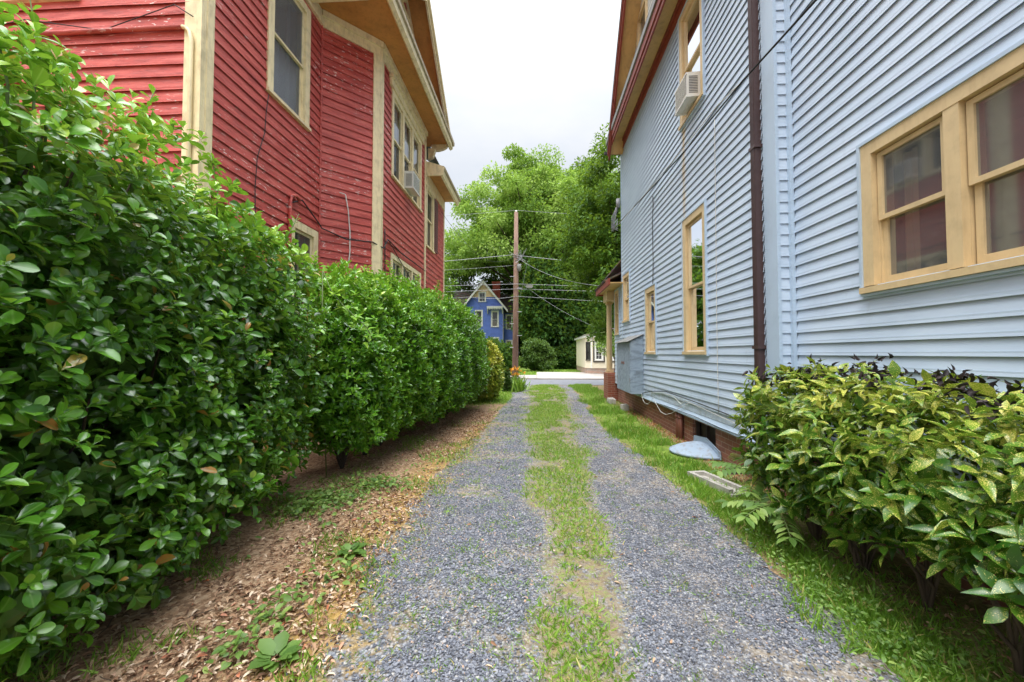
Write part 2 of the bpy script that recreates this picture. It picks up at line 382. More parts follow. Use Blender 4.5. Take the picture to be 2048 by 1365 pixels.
def ground_sheet():
    gx = np.concatenate([[-500, -120, -40, -20], np.arange(-9, 9.01, .12), [20, 40, 120, 500]])
    gy = np.concatenate([[-500, -60, -12], np.arange(-3, 24, .16), np.arange(24, 70, 2.5), [100, 200, 600]])
    X, Y = np.meshgrid(gx, gy); nx, ny = len(gx), len(gy)
    jl = edgeL(Y) + .5 * (fbm(X * 1.5 + 3, Y * 1.5) - .5)
    right = sst(-.15, .2, X - edgeR(Y) + .5 * (fbm(X * 2, Y * 2) - .5)) * (1 - .8 * sst(2.25, 2.5, X) * (Y > 4.4)) * (1 - .6 * sst(1.95, 2.3, X + .3 * (fbm(X * 3, Y * 3) - .5)) * (Y < 4.4))
    left = sst(11.2, 12.8, Y + 2 * (fbm(X, Y) - .5)) * (X < edgeL(Y) + .05)
    far = (Y > 23)
    grass = np.clip(right + left + far, 0, 1)
    moss = (X < 0) * np.exp(-((X - jl + .1) / .28) ** 2) * sst(.25, .42, fbm(X * 1.2, Y * .8 + 4)) * (Y < 9)
    leafy = (X < jl) * (1 - sst(9, 12, Y))
    zone = np.stack([grass, moss, leafy, np.ones_like(X)], -1).reshape(-1, 4)
    V = np.stack([X, Y, np.zeros_like(X)], -1).reshape(-1, 3)
    i, j = np.meshgrid(np.arange(nx - 1), np.arange(ny - 1)); a = (j * nx + i).ravel()
    loops = np.stack([a, a + 1, a + nx + 1, a + nx], -1).ravel()
    Mg = Mat('ground_soil', .95, .2)
    z = Mg.sep(Mg.attr('zone', 'Color'))
    soil = Mg.ramp(Mg.noise(5, 6, .65), [(.3, s2l(86, 62, 46)), (.5, s2l(118, 96, 76)), (.72, s2l(152, 130, 106))])
    soil = Mg.mix(Mg.ramp(Mg.noise(38, 5, .7), [(.42, 0.), (.62, .75)]), soil, s2l(178, 148, 118))
    v = Mg.voro(46); soil = Mg.mix(Mg.math('MULTIPLY', z[2], .55), soil, Mg.ramp(Mg.sep(v.outputs['Color'])[0], [(0., s2l(84, 60, 46)), (.5, s2l(160, 126, 96)), (1., s2l(206, 180, 148))]))
    mo = Mg.ramp(Mg.noise(9, 5, .6), [(.3, s2l(134, 110, 56)), (.6, s2l(172, 140, 76)), (.8, s2l(132, 128, 60))])
    gf = Mg.math('MULTIPLY', z[1], Mg.ramp(Mg.noise(16, 4, .6), [(.36, 0.), (.55, .9)])); soil = Mg.mix(gf, soil, mo)
    gr = Mg.ramp(Mg.noise(8, 5, .6), [(.3, s2l(74, 98, 34)), (.55, s2l(112, 140, 52)), (.8, s2l(148, 164, 78))])
    g2 = Mg.math('MULTIPLY', z[0], Mg.ramp(Mg.noise(11, 4, .6), [(.25, .35), (.5, 1.)])); soil = Mg.mix(g2, soil, gr)
    Mg.color(soil); Mg.bump(Mg.noise(30, 5, .7), .7, .02)
    n = len(a)
    return big_mesh('ground', V, loops, np.arange(n) * 4, np.full(n, 4), Mg.m, None, {'zone': zone}, True, 'structure')
ground_sheet()

def driveway_sheet():
    gy = np.arange(-2.5, 19.62, .08); m = 40; t = np.linspace(0, 1, m)
    Y = np.repeat(gy[:, None], m, 1)
    a = edgeL(gy) + .22 * (fbm(gy * 1.3, gy * 0 + 5) - .5) + .08 * (vnoise(gy * 6, gy * 0 + 2) - .5)
    b = edgeR(gy) + .22 * (fbm(gy * 1.3, gy * 0 + 15) - .5) + .08 * (vnoise(gy * 6, gy * 0 + 12) - .5)
    X = a[:, None] * (1 - t) + b[:, None] * t
    c = (cenL(Y) + cenR(Y)) / 2; h = (cenR(Y) - cenL(Y)) / 2
    weed = sst(1.35, .55, np.abs(X - c) / h + .9 * (fbm(X * 2.2, Y * 1.4) - .5))
    moss = np.exp(-((X - edgeL(Y)) / .32) ** 2) * (Y < 9) * sst(.25, .42, fbm(X * 1.2, Y * .8 + 4)) + .35 * sst(.56, .68, fbm(X * 1.5 + 9, Y * 1.5))
    Z = .004 + .012 * weed + .0 * X
    V = np.stack([X, Y, Z], -1).reshape(-1, 3); ny = len(gy)
    i, j = np.meshgrid(np.arange(m - 1), np.arange(ny - 1)); q = (j * m + i).ravel()
    loops = np.stack([q, q + 1, q + m + 1, q + m], -1).ravel()
    D = Mat('gravel', .9, .3); z = D.sep(D.attr('zone', 'Color'))
    v = D.voro(58); s = D.sep(v.outputs['Color'])[0]
    st = D.ramp(s, [(0., s2l(66, 70, 80)), (.4, s2l(112, 116, 126)), (.8, s2l(146, 150, 158)), (1., s2l(176, 172, 166))])
    st = D.mix(D.ramp(v.outputs['Distance'], [(.35, 0.), (.75, .75)]), st, s2l(70, 66, 62))
    st = D.mix(D.ramp(D.noise(2.2, 5, .6), [(.5, 0.), (.72, .55)]), st, s2l(168, 154, 134))
    soil = D.ramp(D.noise(20, 6, .65), [(.3, s2l(98, 84, 62)), (.5, s2l(132, 116, 90)), (.62, s2l(124, 132, 74)), (.8, s2l(112, 130, 62))])
    f = D.math('MULTIPLY', z[0], D.ramp(D.noise(10, 5, .65), [(.34, 0.), (.54, .95)]))
    c2 = D.mix(f, st, soil)
    mo = D.ramp(D.noise(14, 5, .6), [(.3, s2l(134, 112, 62)), (.7, s2l(172, 142, 82))])
    c2 = D.mix(D.math('MULTIPLY', z[1], D.ramp(D.noise(13, 4, .6), [(.42, 0.), (.6, .8)])), c2, mo)
    D.color(c2); D.bump(v.outputs['Distance'], .8, .012)
    zone = np.stack([weed, moss, 0 * X, 0 * X + 1], -1).reshape(-1, 4); n = len(q)
    return big_mesh('gravel_driveway', V, loops, np.arange(n) * 4, np.full(n, 4), D.m, None, {'zone': zone}, True, 'structure')
driveway_sheet()
mb = MB(); mb.box(-90, 90, 19.6, 23.5, -.1, .012); mb.build('road', MT['asphalt'], kind='structure')
mb = MB(); mb.box(-40, .1, 23.5, 26.8, -.1, .1); mb.box(.115, 9, 23.5, 31.5, -.1, .085); mb.box(9.02, 40, 23.5, 25.5, -.1, .1)
mb.build('sidewalk', MT['pale_concrete'], kind='structure')

# ------------------------------------------------------------------ building pieces
def frame(O, u, n):
    O = np.array(O, float); u = np.array(u, float); u /= np.linalg.norm(u); n = np.array(n, float); n /= np.linalg.norm(n)
    return lambda a, z, d=0.: O + u * a + n * d + np.array([0, 0, z])

def siding(parent, F, u0, u1, z0, z1, course, mat, holes=(), lip=.014, jit=0., wave=0., seg=.6, lim=None, name='wall'):
    mb = MB(); z = z0
    while z < z1 - .004:
        zt = min(z + course, z1); cuts = sorted({z, zt, *[h[k] for h in holes for k in (2, 3) if z < h[k] < zt]})
        oz = random.uniform(-jit, jit); ol = random.uniform(0, jit * .5); ph = random.uniform(0, 9)
        for a, b in zip(cuts[:-1], cuts[1:]):
            iv = [(u0, u1)]
            if lim:
                l0, l1 = lim((a + b) / 2); iv = [(max(u0, l0), min(u1, l1))]
                if iv[0][0] >= iv[0][1]: continue
            for h in holes:
                if h[2] < b - 1e-4 and h[3] > a + 1e-4:
                    nv = []
                    for p, q in iv:
                        if h[0] > p: nv.append((p, min(q, h[0])))
                        if h[1] < q: nv.append((max(p, h[1]), q))
                    iv = [(p, q) for p, q in nv if q - p > .003]
            for p, q in iv:
                m = max(1, int((q - p) / seg)); us = np.linspace(p, q, m + 1)
                dl = lambda zz: (lip + ol) * (1 - (zz - z) / course)
                bot = a == z
                w = [oz + wave * (fbm(np.array([u * 1.7 + ph]), np.array([z * 3]))[0] - .5) if bot else 0. for u in us]
                for k in range(m):
                    A, B = F(us[k], a + w[k], dl(a)), F(us[k + 1], a + w[k + 1], dl(a))
                    C, D_ = F(us[k + 1], b + .034, dl(b) - .002), F(us[k], b + .034, dl(b) - .002)
                    mb.quad(A, B, C, D_)
                    if bot:      # open lap: a thin lower edge and a shadow gap behind it
                        i0, i1 = lip + ol - .003, a + .032
                        A2, B2, A3, B3 = F(us[k], a + w[k], i0), F(us[k + 1], a + w[k + 1], i0), F(us[k], i1, i0), F(us[k + 1], i1, i0)
                        mb.quad(A2, B2, B, A); mb.quad(A3, B3, B2, A2); mb.quad(F(us[k], i1, -.006), F(us[k + 1], i1, -.006), B3, A3)
        z = zt
    return mb.build(name, mat, parent)

def window(parent, F, u0, u1, z0, z1, trim, mats, n=1, tw=.11, sill=True, pane='glass', curtain=None, split=.5, grid=None, flash=None, depth=.1, head=.0, low_pane=None):
    """casing + sill, then for each light an upper and a lower sash with their panes; a dim room behind"""
    mb = MB(); P = .035
    mb.fbox(F, u0, u0 + tw, z0 + .06, z1, -.02, P); mb.fbox(F, u1 - tw, u1, z0 + .06, z1, -.02, P)
    mb.fbox(F, u0 + tw, u1 - tw, z1 - tw, z1, -.02, P)
    ui0, ui1, zi0, zi1 = u0 + tw, u1 - tw, z0 + .06, z1 - tw
    w = (ui1 - ui0 - (n - 1) * tw) / n
    for k in range(1, n): mb.fbox(F, ui0 + k * w + (k - 1) * tw, ui0 + k * (w + tw), zi0, zi1, -.02, P - .004)
    for a, b, c, d in ((ui0, ui0 + .012, zi0, zi1), (ui1 - .012, ui1, zi0, zi1), (ui0 + .012, ui1 - .012, zi1 - .012, zi1)):
        mb.fbox(F, a, b, c, d, -depth - .03, -.02)
    for k in range(1, n):
        xk = ui0 + k * w + (k - 1) * tw; mb.fbox(F, xk, xk + tw, zi0, zi1 - .012, -depth - .03, -.021)
    if head: mb.fbox(F, u0 - .03, u1 + .03, z1, z1 + head, -.02, P + .03)
    W = mb.build('window', mats, parent)
    if sill:
        s = MB(); s.hexa([F(u0 - .012, z0, -.02), F(u1 + .012, z0, -.02), F(u1 + .012, z0, P + .03), F(u0 - .012, z0, P + .03),
                          F(u0 - .012, z0 + .06, -.02), F(u1 + .012, z0 + .06, -.02), F(u1 + .012, z0 + .048, P + .03), F(u0 - .012, z0 + .048, P + .03)])
        s.fbox(F, ui0, ui1, z0 + .0, zi0 + .003, -depth - .03, -.021)
        s.build('sill', mats, W)
    if flash:
        s = MB(); s.fbox(F, u0 - .028, u0 - .001, z0 - .02, z1 + .025, -.01, P + .012); s.fbox(F, u1 + .001, u1 + .028, z0 - .02, z1 + .025, -.01, P + .012)
        s.fbox(F, u0 - .001, u1 + .001, z1 + .001, z1 + .027, -.01, P + .012); s.fbox(F, u0 - .001, u1 + .001, z0 - .022, z0 - .002, -.01, P + .012)
        s.build('flashing', flash, W)
    zm = zi0 + (zi1 - zi0) * split
    for k in range(n):
        a, b = ui0 + k * (w + tw) + .012, ui0 + k * (w + tw) + w - .012
        for (p, q, d, lo) in ((zm - .02, zi1 - .012, -.004, False), (zi0 + .003, zm + .02, -.038, True)):
            s = MB(); r = .042; rb = .06 if lo else .036
            s.fbox(F, a, a + r, p, q, d - .03, d); s.fbox(F, b - r, b, p, q, d - .03, d)
            s.fbox(F, a + r, b - r, p, p + rb, d - .03, d); s.fbox(F, a + r, b - r, q - .036, q, d - .03, d)
            if grid:
                for g in range(1, grid[0]): x = a + r + (b - a - 2 * r) * g / grid[0]; s.fbox(F, x - .01, x + .01, p + rb, q - .036, d - .024, d - .004)
                for g in range(1, grid[1]): x = p + rb + (q - .036 - p - rb) * g / grid[1]; s.fbox(F, a + r, b - r, x - .01, x + .01, d - .022, d - .006)
            S = s.build('sash', mats, W)
            g = MB(); g.quad(F(a + r, p + rb, d - .016), F(b - r, p + rb, d - .016), F(b - r, q - .036, d - .016), F(a + r, q - .036, d - .016))
            g.build('pane', MT[(low_pane or pane) if lo else pane], W)
    # room
    s = MB(); D0, D1 = -depth - .031, -1.1
    e = .25
    for q in ((F(ui0 - e, zi0 - e, D1), F(ui1 + e, zi0 - e, D1), F(ui1 + e, zi1 + e, D1), F(ui0 - e, zi1 + e, D1)),
              (F(ui0 - e, zi0 - e, D0), F(ui0 - e, zi0 - e, D1), F(ui0 - e, zi1 + e, D1), F(ui0 - e, zi1 + e, D0)),
              (F(ui1 + e, zi0 - e, D0), F(ui1 + e, zi0 - e, D1), F(ui1 + e, zi1 + e, D1), F(ui1 + e, zi1 + e, D0)),
              (F(ui0 - e, zi0 - e, D0), F(ui1 + e, zi0 - e, D0), F(ui1 + e, zi0 - e, D1), F(ui0 - e, zi0 - e, D1)),
              (F(ui0 - e, zi1 + e, D0), F(ui1 + e, zi1 + e, D0), F(ui1 + e, zi1 + e, D1), F(ui0 - e, zi1 + e, D1))): s.quad(*q)
    s.build('interior', MT['interior'], W)
    if curtain:
        s = MB()
        for (fa, fb, za, zb) in curtain[1]:
            ca, cb = ui0 + (ui1 - ui0) * fa, ui0 + (ui1 - ui0) * fb; m = max(6, int((cb - ca) / .025))
            us = np.linspace(ca, cb, m + 1); ds = -depth + .005 + (.0 if curtain[0] == 'blind' else -.05) + (.003 if curtain[0] == 'blind' else .018) * np.sin(np.arange(m + 1) * 1.9)
            for k in range(m):
                s.quad(F(us[k], zi0 + (zi1 - zi0) * za, ds[k]), F(us[k + 1], zi0 + (zi1 - zi0) * za, ds[k + 1]), F(us[k + 1], zi0 + (zi1 - zi0) * zb, ds[k + 1]), F(us[k], zi0 + (zi1 - zi0) * zb, ds[k]))
        s.build('curtain', MT[curtain[0]], W, True)
    return W

def slab(parent, name, pts, thick, mat):
    mb = MB(); p = [np.array(q, float) for q in pts]; n = np.cross(p[1] - p[0], p[2] - p[0]); n /= np.linalg.norm(n)
    if n[2] < 0: n = -n
    mb.prism(p, n * thick); return mb.build(name, mat, parent)

# ------------------------------------------------------------------ red house
RX, RY = -4.0, 4.47; BX = -3.18; JY = 7.12; B0, B1 = 7.94, 11.25; EY = 13.7
red = empty('red_house', (RX, RY, 0), 'red clapboard house with peeling paint, cream trim and gabled two-storey bay', 'house')
Fs = frame((RX, 0, 0), (0, 1, 0), (1, 0, 0)); Fr = frame((0, RY, 0), (1, 0, 0), (0, -1, 0))
Fb = frame((BX, 0, 0), (0, 1, 0), (1, 0, 0)); q2 = math.sqrt(.5)
Fa = frame((RX, JY, 0), (1, 1, 0), (q2, -q2, 0)); LA = .82 * math.sqrt(2)
C = .152
wS = (5.62, 6.72, 5.46, 7.62); wSl = (6.22, 7.06, 2.0, 3.77)
w3 = (8.55, 10.84, 5.46, 7.44); w3l = (8.55, 10.86, 2.0, 3.76); wE = (11.36, 12.26, 4.66, 6.5)
ins = lambda h, t=.03: (h[0] + t, h[1] - t, h[2] + t, h[3] - t)
siding(red, Fs, RY + .12, JY, .75, 8.2, C, MT['red'], [ins(wS), ins(wSl)], .021, .004, .010, .35)
siding(red, Fr, -13, RX - .13, .75, 8.2, C * 1.0, MT['red'], [(-6.9, -5.61, 5.92, 7.5)], .026, .006, .03, .3)
siding(red, Fa, 0.012, LA, .75, 8.0, C, MT['red'], (), .021, .004, .010, .35)
siding(red, Fb, B0, B1, .75, 8.0, C, MT['red'], [ins(w3), ins(w3l)], .021, .003, .008, .5)
siding(red, Fb, B1, EY, .75, 6.9, C, MT['red'], [ins(wE)], .021, .003, .008, .5)
gz = lambda z: (9.45 - (10.3 - z) / .81, 9.45 + (10.3 - z) / .81)
wA = (9.02, 9.92, 8.75, 9.98)
siding(red, Fb, 6, 13, 8.28, 10.3, C, MT['red'], [ins(wA)], .017, .003, .006, .5, gz, 'gable_wall')
mb = MB(); mb.box(-13, RX - .03, EY - .02, EY + .1, 0, 8); mb.box(-13.1, -13, RY, EY, 0, 8); mb.box(BX - .9, BX - .02, EY - .1, EY, 0, 6.8)
mb.quad((BX - .01, B1 - .1, 6.6), (BX - .01, B1, 8.0), (RX, B1 + .8, 8.0), (RX, B1 + .8, 6.6)); mb.build('far_wall', MT['red'], red)
mb = MB(); mb.box(-12.95, RX - .06, RY + .05, EY - .1, 0, .76); mb.box(RX - .06, BX - .04, JY + .9, EY - .12, 0, .76); mb.build('foundation', MT['brick_dark'], red)
# trim
mb = MB(); mb.box(RX - .185, RX + .028, RY - .028, RY + .01, .75, 8.2); mb.build('corner_board', MT['cream'], red)
mb = MB(); mb.box(RX - .0, RX + .030, RY + .012, RY + .165, .75, 8.2); mb.box(RX + .03, RX + .04, RY + .05, RY + .13, .75, 8.2); mb.build('corner_board', MT['cream'], red)
mb = MB(); mb.fbox(Fa, LA - .16, LA + .02, .75, 7.7, .002, .034); mb.build('corner_board', MT['cream'], red)
mb = MB(); mb.fbox(Fb, B0 + .02, B0 + .12, .75, 7.7, .0, .03); mb.build('corner_board', MT['cream'], red)
mb = MB(); mb.fbox(Fb, B1 - .05, B1 + .07, .75, 7.7, .0, .034); mb.build('corner_board', MT['cream'], red)
mb = MB(); mb.fbox(Fb, EY - .1, EY + .02, .75, 6.7, .0, .03); mb.build('corner_board', MT['cream'], red)
mb = MB(); mb.tube([Fa(.012, .75, .02), Fa(.012, 7.75, .02)], .02, 6); mb.build('corner_bead', MT['red'], red)
mb = MB(); mb.fbox(Fs, RY + .17, JY, 7.74, 8.14, 0, .035); mb.fbox(Fa, .0, LA + .02, 7.68, 7.98, 0, .036); mb.fbox(Fb, B0, B1 + .03, 7.68, 7.98, 0, .04)
mb.fbox(Fs, RY + .17, JY, 7.70, 7.76, 0, .06); mb.fbox(Fa, 0, LA + .03, 7.86, 7.975, .036, .08); mb.fbox(Fb, B0, B1 + .05, 7.86, 7.975, .041, .085)
mb.build('frieze', MT['cream'], red)
mb = MB(); mb.fbox(Fb, B1 + .07, EY, 6.52, 6.85, 0, .04); mb.fbox(Fb, 11.3, 12.4, 6.44, 6.53, 0, .05); mb.build('frieze', MT['cream'], red)
mb = MB(); mb.fbox(Fb, 8.42, 10.98, 7.445, 7.62, 0, .07); mb.fbox(Fb, 8.38, 11.02, 7.60, 7.66, .0, .11); mb.build('window_cornice', MT['cream'], red)
slab(red, 'soffit', [(RX - .3, 6.55, 7.985), (-2.62, 6.55, 7.985), (-2.62, 12.1, 7.985), (RX - .3, 12.1, 7.985)], .05, MT['orange_soffit'])
slab(red, 'soffit', [(BX - .3, B1 + .1, 6.86), (-2.72, B1 + .1, 6.86), (-2.72, EY + .05, 6.86), (BX - .3, EY + .05, 6.86)], .04, MT['orange_soffit'])
mb = MB(); mb.prism([(-2.62, 6.5, 7.86), (-2.55, 6.5, 7.90), (-2.53, 6.5, 8.06), (-2.60, 6.5, 8.10), (-2.66, 6.5, 8.06), (-2.66, 6.5, 7.9)], (0, 5.65, 0)); mb.build('fascia', MT['cream'], red)
mb = MB(); mb.prism([(-2.535, 6.5, 8.00), (-2.50, 6.5, 8.03), (-2.50, 6.5, 8.12), (-2.60, 6.5, 8.14)], (0, 5.7, 0)); mb.build('shingle_edge', MT['gutter'], red)
mb = MB(); mb.prism([(-2.74, B1 + .1, 6.72), (-2.68, B1 + .1, 6.74), (-2.64, B1 + .1, 6.92), (-2.76, B1 + .1, 6.92)], (0, EY - B1, 0)); mb.build('fascia', MT['cream'], red)
mb = MB(); mb.prism([(-2.645, B1 + .1, 6.87), (-2.61, B1 + .1, 6.90), (-2.60, B1 + .1, 6.96), (-2.70, B1 + .1, 6.98)], (0, EY - B1 + .03, 0)); mb.build('shingle_edge', MT['gutter'], red)
for (yy, x0) in ((6.62, RX), (11.98, BX)):      # console boards closing both ends of the eave
    mb = MB(); mb.prism([(x0, yy, 7.80), (-2.95, yy, 7.80), (-2.80, yy, 7.84), (-2.70, yy, 7.90), (-2.68, yy, 7.98), (x0, yy, 7.98)], (0, .12, 0)); mb.build('bracket', MT['cream'], red)
mb = MB(); mb.prism([(BX, 11.62, 7.35), (BX + .14, 11.62, 7.42), (BX + .2, 11.62, 7.6), (BX + .2, 11.62, 7.67), (BX, 11.62, 7.67)], (0, .14, 0)); mb.build('bracket', MT['cream'], red)
mb = MB(); mb.box(BX - .1, -2.50, 12.02, 12.14, 7.99, 8.045); mb.build('eave_board', MT['gutter'], red)
slab(red, 'pent_roof', [(-2.52, 6.5, 8.13), (-2.52, 12.15, 8.13), (BX, 12.15, 8.32), (BX, 6.5, 8.32)], .03, MT['roof_dark'])
pk = 10.42; sl = .81
for sgn in (1, -1):
    e = 9.45 + sgn * 2.78; ze = pk - 2.78 * sl
    slab(red, 'roof', [(-2.62, 9.45, pk), (-2.62, e, ze), (-8, e, ze), (-8, 9.45, pk)], .07, MT['roof_dark'])
    slab(red, 'rake_soffit', [(-2.70, 9.45, pk - .04), (-2.70, e, ze - .04), (BX - .05, e, ze - .04), (BX - .05, 9.45, pk - .04)], .03, MT['orange_soffit'])
    mb = MB(); mb.prism([(-2.64, 9.45, pk - .20), (-2.64, e, ze - .20), (-2.64, e, ze + .01), (-2.64, 9.45, pk + .01)], (-.05, 0, 0))
    mb.prism([(-2.59, 9.45, pk - .07), (-2.59, e, ze - .07), (-2.59, e, ze + .03), (-2.59, 9.45, pk + .03)], (-.045, 0, 0)); mb.build('rake_board', MT['cream'], red)
    mb = MB(); mb.prism([(BX, 9.45, pk - .22), (BX, e, ze - .22), (BX, e, ze - .05), (BX, 9.45, pk - .05)], (.04, 0, 0)); mb.build('rake_frieze', MT['cream'], red)
slab(red, 'roof', [(-3.45, RY - .5, 8.2), (-3.45, EY + .4, 8.2), (-8.5, EY + .4, 12.2), (-8.5, RY - .5, 12.2)], .1, MT['roof_dark'])
slab(red, 'roof', [(-13.5, RY - .5, 8.2), (-13.5, EY + .4, 8.2), (-8.5, EY + .4, 12.2), (-8.5, RY - .5, 12.2)], .1, MT['roof_dark'])
slab(red, 'roof', [(-2.64, B1 + .1, 6.95), (-2.64, EY + .1, 6.95), (RX, EY + .1, 7.1), (RX, B1 + .1, 7.1)], .05, MT['roof_dark'])
mb = MB(); mb.prism([(BX, 11.33, 6.72), (-2.66, 11.33, 6.72), (-2.62, 11.33, 6.98), (BX, 11.33, 7.16)], (0, .05, 0)); mb.build('eave_return', MT['cream'], red)
cu = ('curtain', [(0., .3, 0, 1), (.62, 1., 0, 1)])
window(red, Fs, *wS, 0, MT['cream'], tw=.13, pane='screen', curtain=('curtain_grey', [(.0, .42, 0, .62), (.66, .80, 0, 1)]))
window(red, Fs, *wSl, 0, MT['cream'], tw=.13, pane='glass_dim', curtain=cu)
window(red, Fb, *w3, 0, MT['cream'], n=3, tw=.11, pane='glass', low_pane='glass_dim', curtain=('blind', [(0, 1, .5, 1)]))
window(red, Fb, *w3l, 0, MT['cream'], n=3, tw=.11, pane='glass', grid=(2, 2), curtain=('blind', [(0, 1, .4, 1)]))
window(red, Fb, *wE, 0, MT['cream'], tw=.11, pane='glass_dim', curtain=cu)
window(red, Fb, *wA, 0, MT['cream'], tw=.1, pane='glass_dim', grid=(3, 3))
window(red, Fr, -6.95, -5.56, 5.87, 7.6, 0, MT['cream'], tw=.13, pane='glass_dim', curtain=cu)
mb = MB(); mb.fbox(Fb, 12.29, 12.68, 4.75, 6.42, .012, .05)
for k in range(22): mb.fbox(Fb, 12.33, 12.64, 4.82 + k * .07, 4.86 + k * .07, .05, .062)
mb.build('shutter', paint('maroon_shutter', s2l(112, 66, 66), .1), red)
# conduit and wall cables of the red house
mb = MB(); mb.tube([(-9, RY - .05, 5.44), (RX - .195, RY - .05, 5.44)], .028, 8); mb.build('conduit', MT['red'], red, True)
mb = MB(); mb.tube([(RX - .195, RY - .05, 5.44), (RX - .15, RY - .052, 5.43), (RX - .10, RY - .055, 5.38), (RX - .07, RY - .055, 5.27), (RX - .065, RY - .055, .8)], .024, 8)
mb.box(RX - .1, RX + .02, RY - .06, RY - .03, 4.02, 4.06); mb.build('conduit', MT['cream'], red, True)
def cable(name, pts, r, mat, label, cat='cable', group=None, n=6, sag=None):
    P = [np.array(p, float) for p in pts]; out = []; r = r * (.5 if name == 'power_line' else 1)
    for a, b in zip(P[:-1], P[1:]):
        k = max(2, int(np.linalg.norm(b - a) / .15) if sag is None else 24)
        for i in range(k):
            t = i / k; q = a * (1 - t) + b * t
            if sag: q = q - np.array([0, 0, sag * 4 * t * (1 - t)])
            out.append(q)
    out.append(P[-1]); mb = MB(); mb.tube(out, r, n)
    return tag(mb.build(name, mat, None, True), label, cat, group)
cable('cable', [Fs(5.62, 5.40, .05), Fs(5.60, 5.1, .03), Fs(5.58, 4.8, .03), Fs(5.42, 4.35, .04), Fs(5.40, 3.9, .03), Fs(5.42, 3.4, .03)], .006, MT['cable_black'], 'thin black cable hanging from the sill of the upper red house window', group='cables on the red house')
cable('cable', [Fa(.36, 4.62, .03), Fa(.46, 4.6, .06), Fa(.52, 4.3, .05), Fa(.56, 3.9, .04), Fa(.56, 3.5, .05), Fa(.52, 3.1, .04), Fa(.50, 2.4, .04)], .011, MT['cable_white'], 'white cable dangling down the angled red bay wall', group='cables on the red house')
cable('cable', [Fs(6.22, 4.0, .05), Fs(6.5, 4.15, .06), Fs(7.0, 3.95, .05), Fa(.05, 3.86, .05), Fa(.5, 3.74, .05), Fa(1.0, 3.78, .06), Fb(B0 + .1, 3.72, .06), Fb(8.3, 3.98, .05), Fb(9.2, 3.9, .05), Fb(11.2, 3.9, .05)], .012, MT['cable_black'], 'dark cable running round the bay corner of the red house', group='cables on the red house')
cable('cable', [(-8, RY - .06, 5.35), (-6.2, RY - .06, 5.62), (-5.2, RY - .05, 5.45), (RX - .3, RY - .05, 5.72), (RX - .05, RY - .06, 5.55)], .006, MT['cable_black'], 'thin black cable looping above the red conduit on the back wall', group='cables on the red house')
mb = MB(); mb.tube([Fs(6.20, 2.6, .04), Fs(6.20, 4.0, .04), Fs(6.24, 4.12, .05), Fs(6.34, 4.16, .06), Fs(6.40, 4.1, .08)], .03, 8); mb.build('conduit', MT['red'], red, True)
cable('cable', [Fb(8.12, 4.15, .05), Fb(8.12, 3.5, .06), Fb(8.16, 3.2, .05), Fb(8.12, 2.6, .05)], .012, MT['cable_black'], 'short dark cable dropping beside the cream bay corner board', group='cables on the red house')
cable('cable', [Fb(8.3, 3.98, .05), Fb(9.8, 3.45, .05), Fb(11.1, 3.0, .05), Fb(12.6, 2.6, .05)], .009, MT['cable_black'], 'dark cable slanting down the front of the red bay', group='cables on the red house')

# ------------------------------------------------------------------ blue house
WX, NX, CY, FY = 2.60, 2.755, 4.40, 12.0
blue = empty('blue_house', (WX, CY, 0), 'tall pale blue vinyl sided house with tan windows and brick base', 'house')
Fw = frame((WX, 0, 0), (0, 1, 0), (-1, 0, 0)); Fn = frame((NX, 0, 0), (0, 1, 0), (-1, 0, 0)); Ft = frame((WX, CY, 0), (1, 0, 0), (0, -1, 0))
CB = .117
bw1 = (6.14, 7.06, 1.53, 3.84); bw2 = (8.66, 9.46, 1.53, 3.03); bw3 = (11.0, 11.8, 2.43, 3.80); bwu = (6.12, 7.10, 5.48, 7.46)
bwp = (12.36, 13.02, 2.12, 3.52); nwin = (2.02, 3.46, 2.04, 3.27)
HB = 1.53 - 8 * CB                 # bottom of the lowest course
siding(blue, Fw, CY + .24, FY, HB, 7.62, CB, MT['vinyl'], [ins(bw1), ins(bw2), ins(bw3), ins(bwu)], .022, .0008, .002, 1.2)
siding(blue, Fw, FY + .06, 13.15, HB, 3.6, CB, MT['vinyl'], [ins(bwp)], .022, .0008, .002, 1.2)
siding(blue, Fn, -6, CY - .05, HB, 7.8, CB, MT['vinyl'], [ins(nwin)], .021, .0006, .0015, 1.5)
siding(blue, Ft, .012, NX - WX + .02, HB, 7.8, CB, MT['vinyl'], (), .016)
bz = lambda z: (8.35 - (11.8 - z) / 1.286, 8.35 + (11.8 - z) / 1.286)
bwg = (9.1, 10.0, 8.25, 9.9)
siding(blue, Fw, 4, 12.6, 8.0, 11.8, CB, paint('white_gable_vinyl', s2l(206, 206, 200), .05), [ins(bwg)], .012, .0, .0, 2, bz, 'gable_wall')
window(blue, Fw, *bwg, 0, MT['tan'], tw=.12, pane='glass_dim')
mb = MB(); mb.fbox(Fw, CY + .02, FY, HB - .10, HB - .088, -.02, .05)
mb.hexa([Fw(CY + .02, HB - .085, 0), Fw(FY, HB - .085, 0), Fw(FY, HB - .085, .05), Fw(CY + .02, HB - .085, .05), Fw(CY + .02, HB, -.002), Fw(FY, HB, -.002), Fw(FY, HB, .012), Fw(CY + .02, HB, .012)])
mb.build('skirt_flashing', MT['vinyl_trim'], blue)
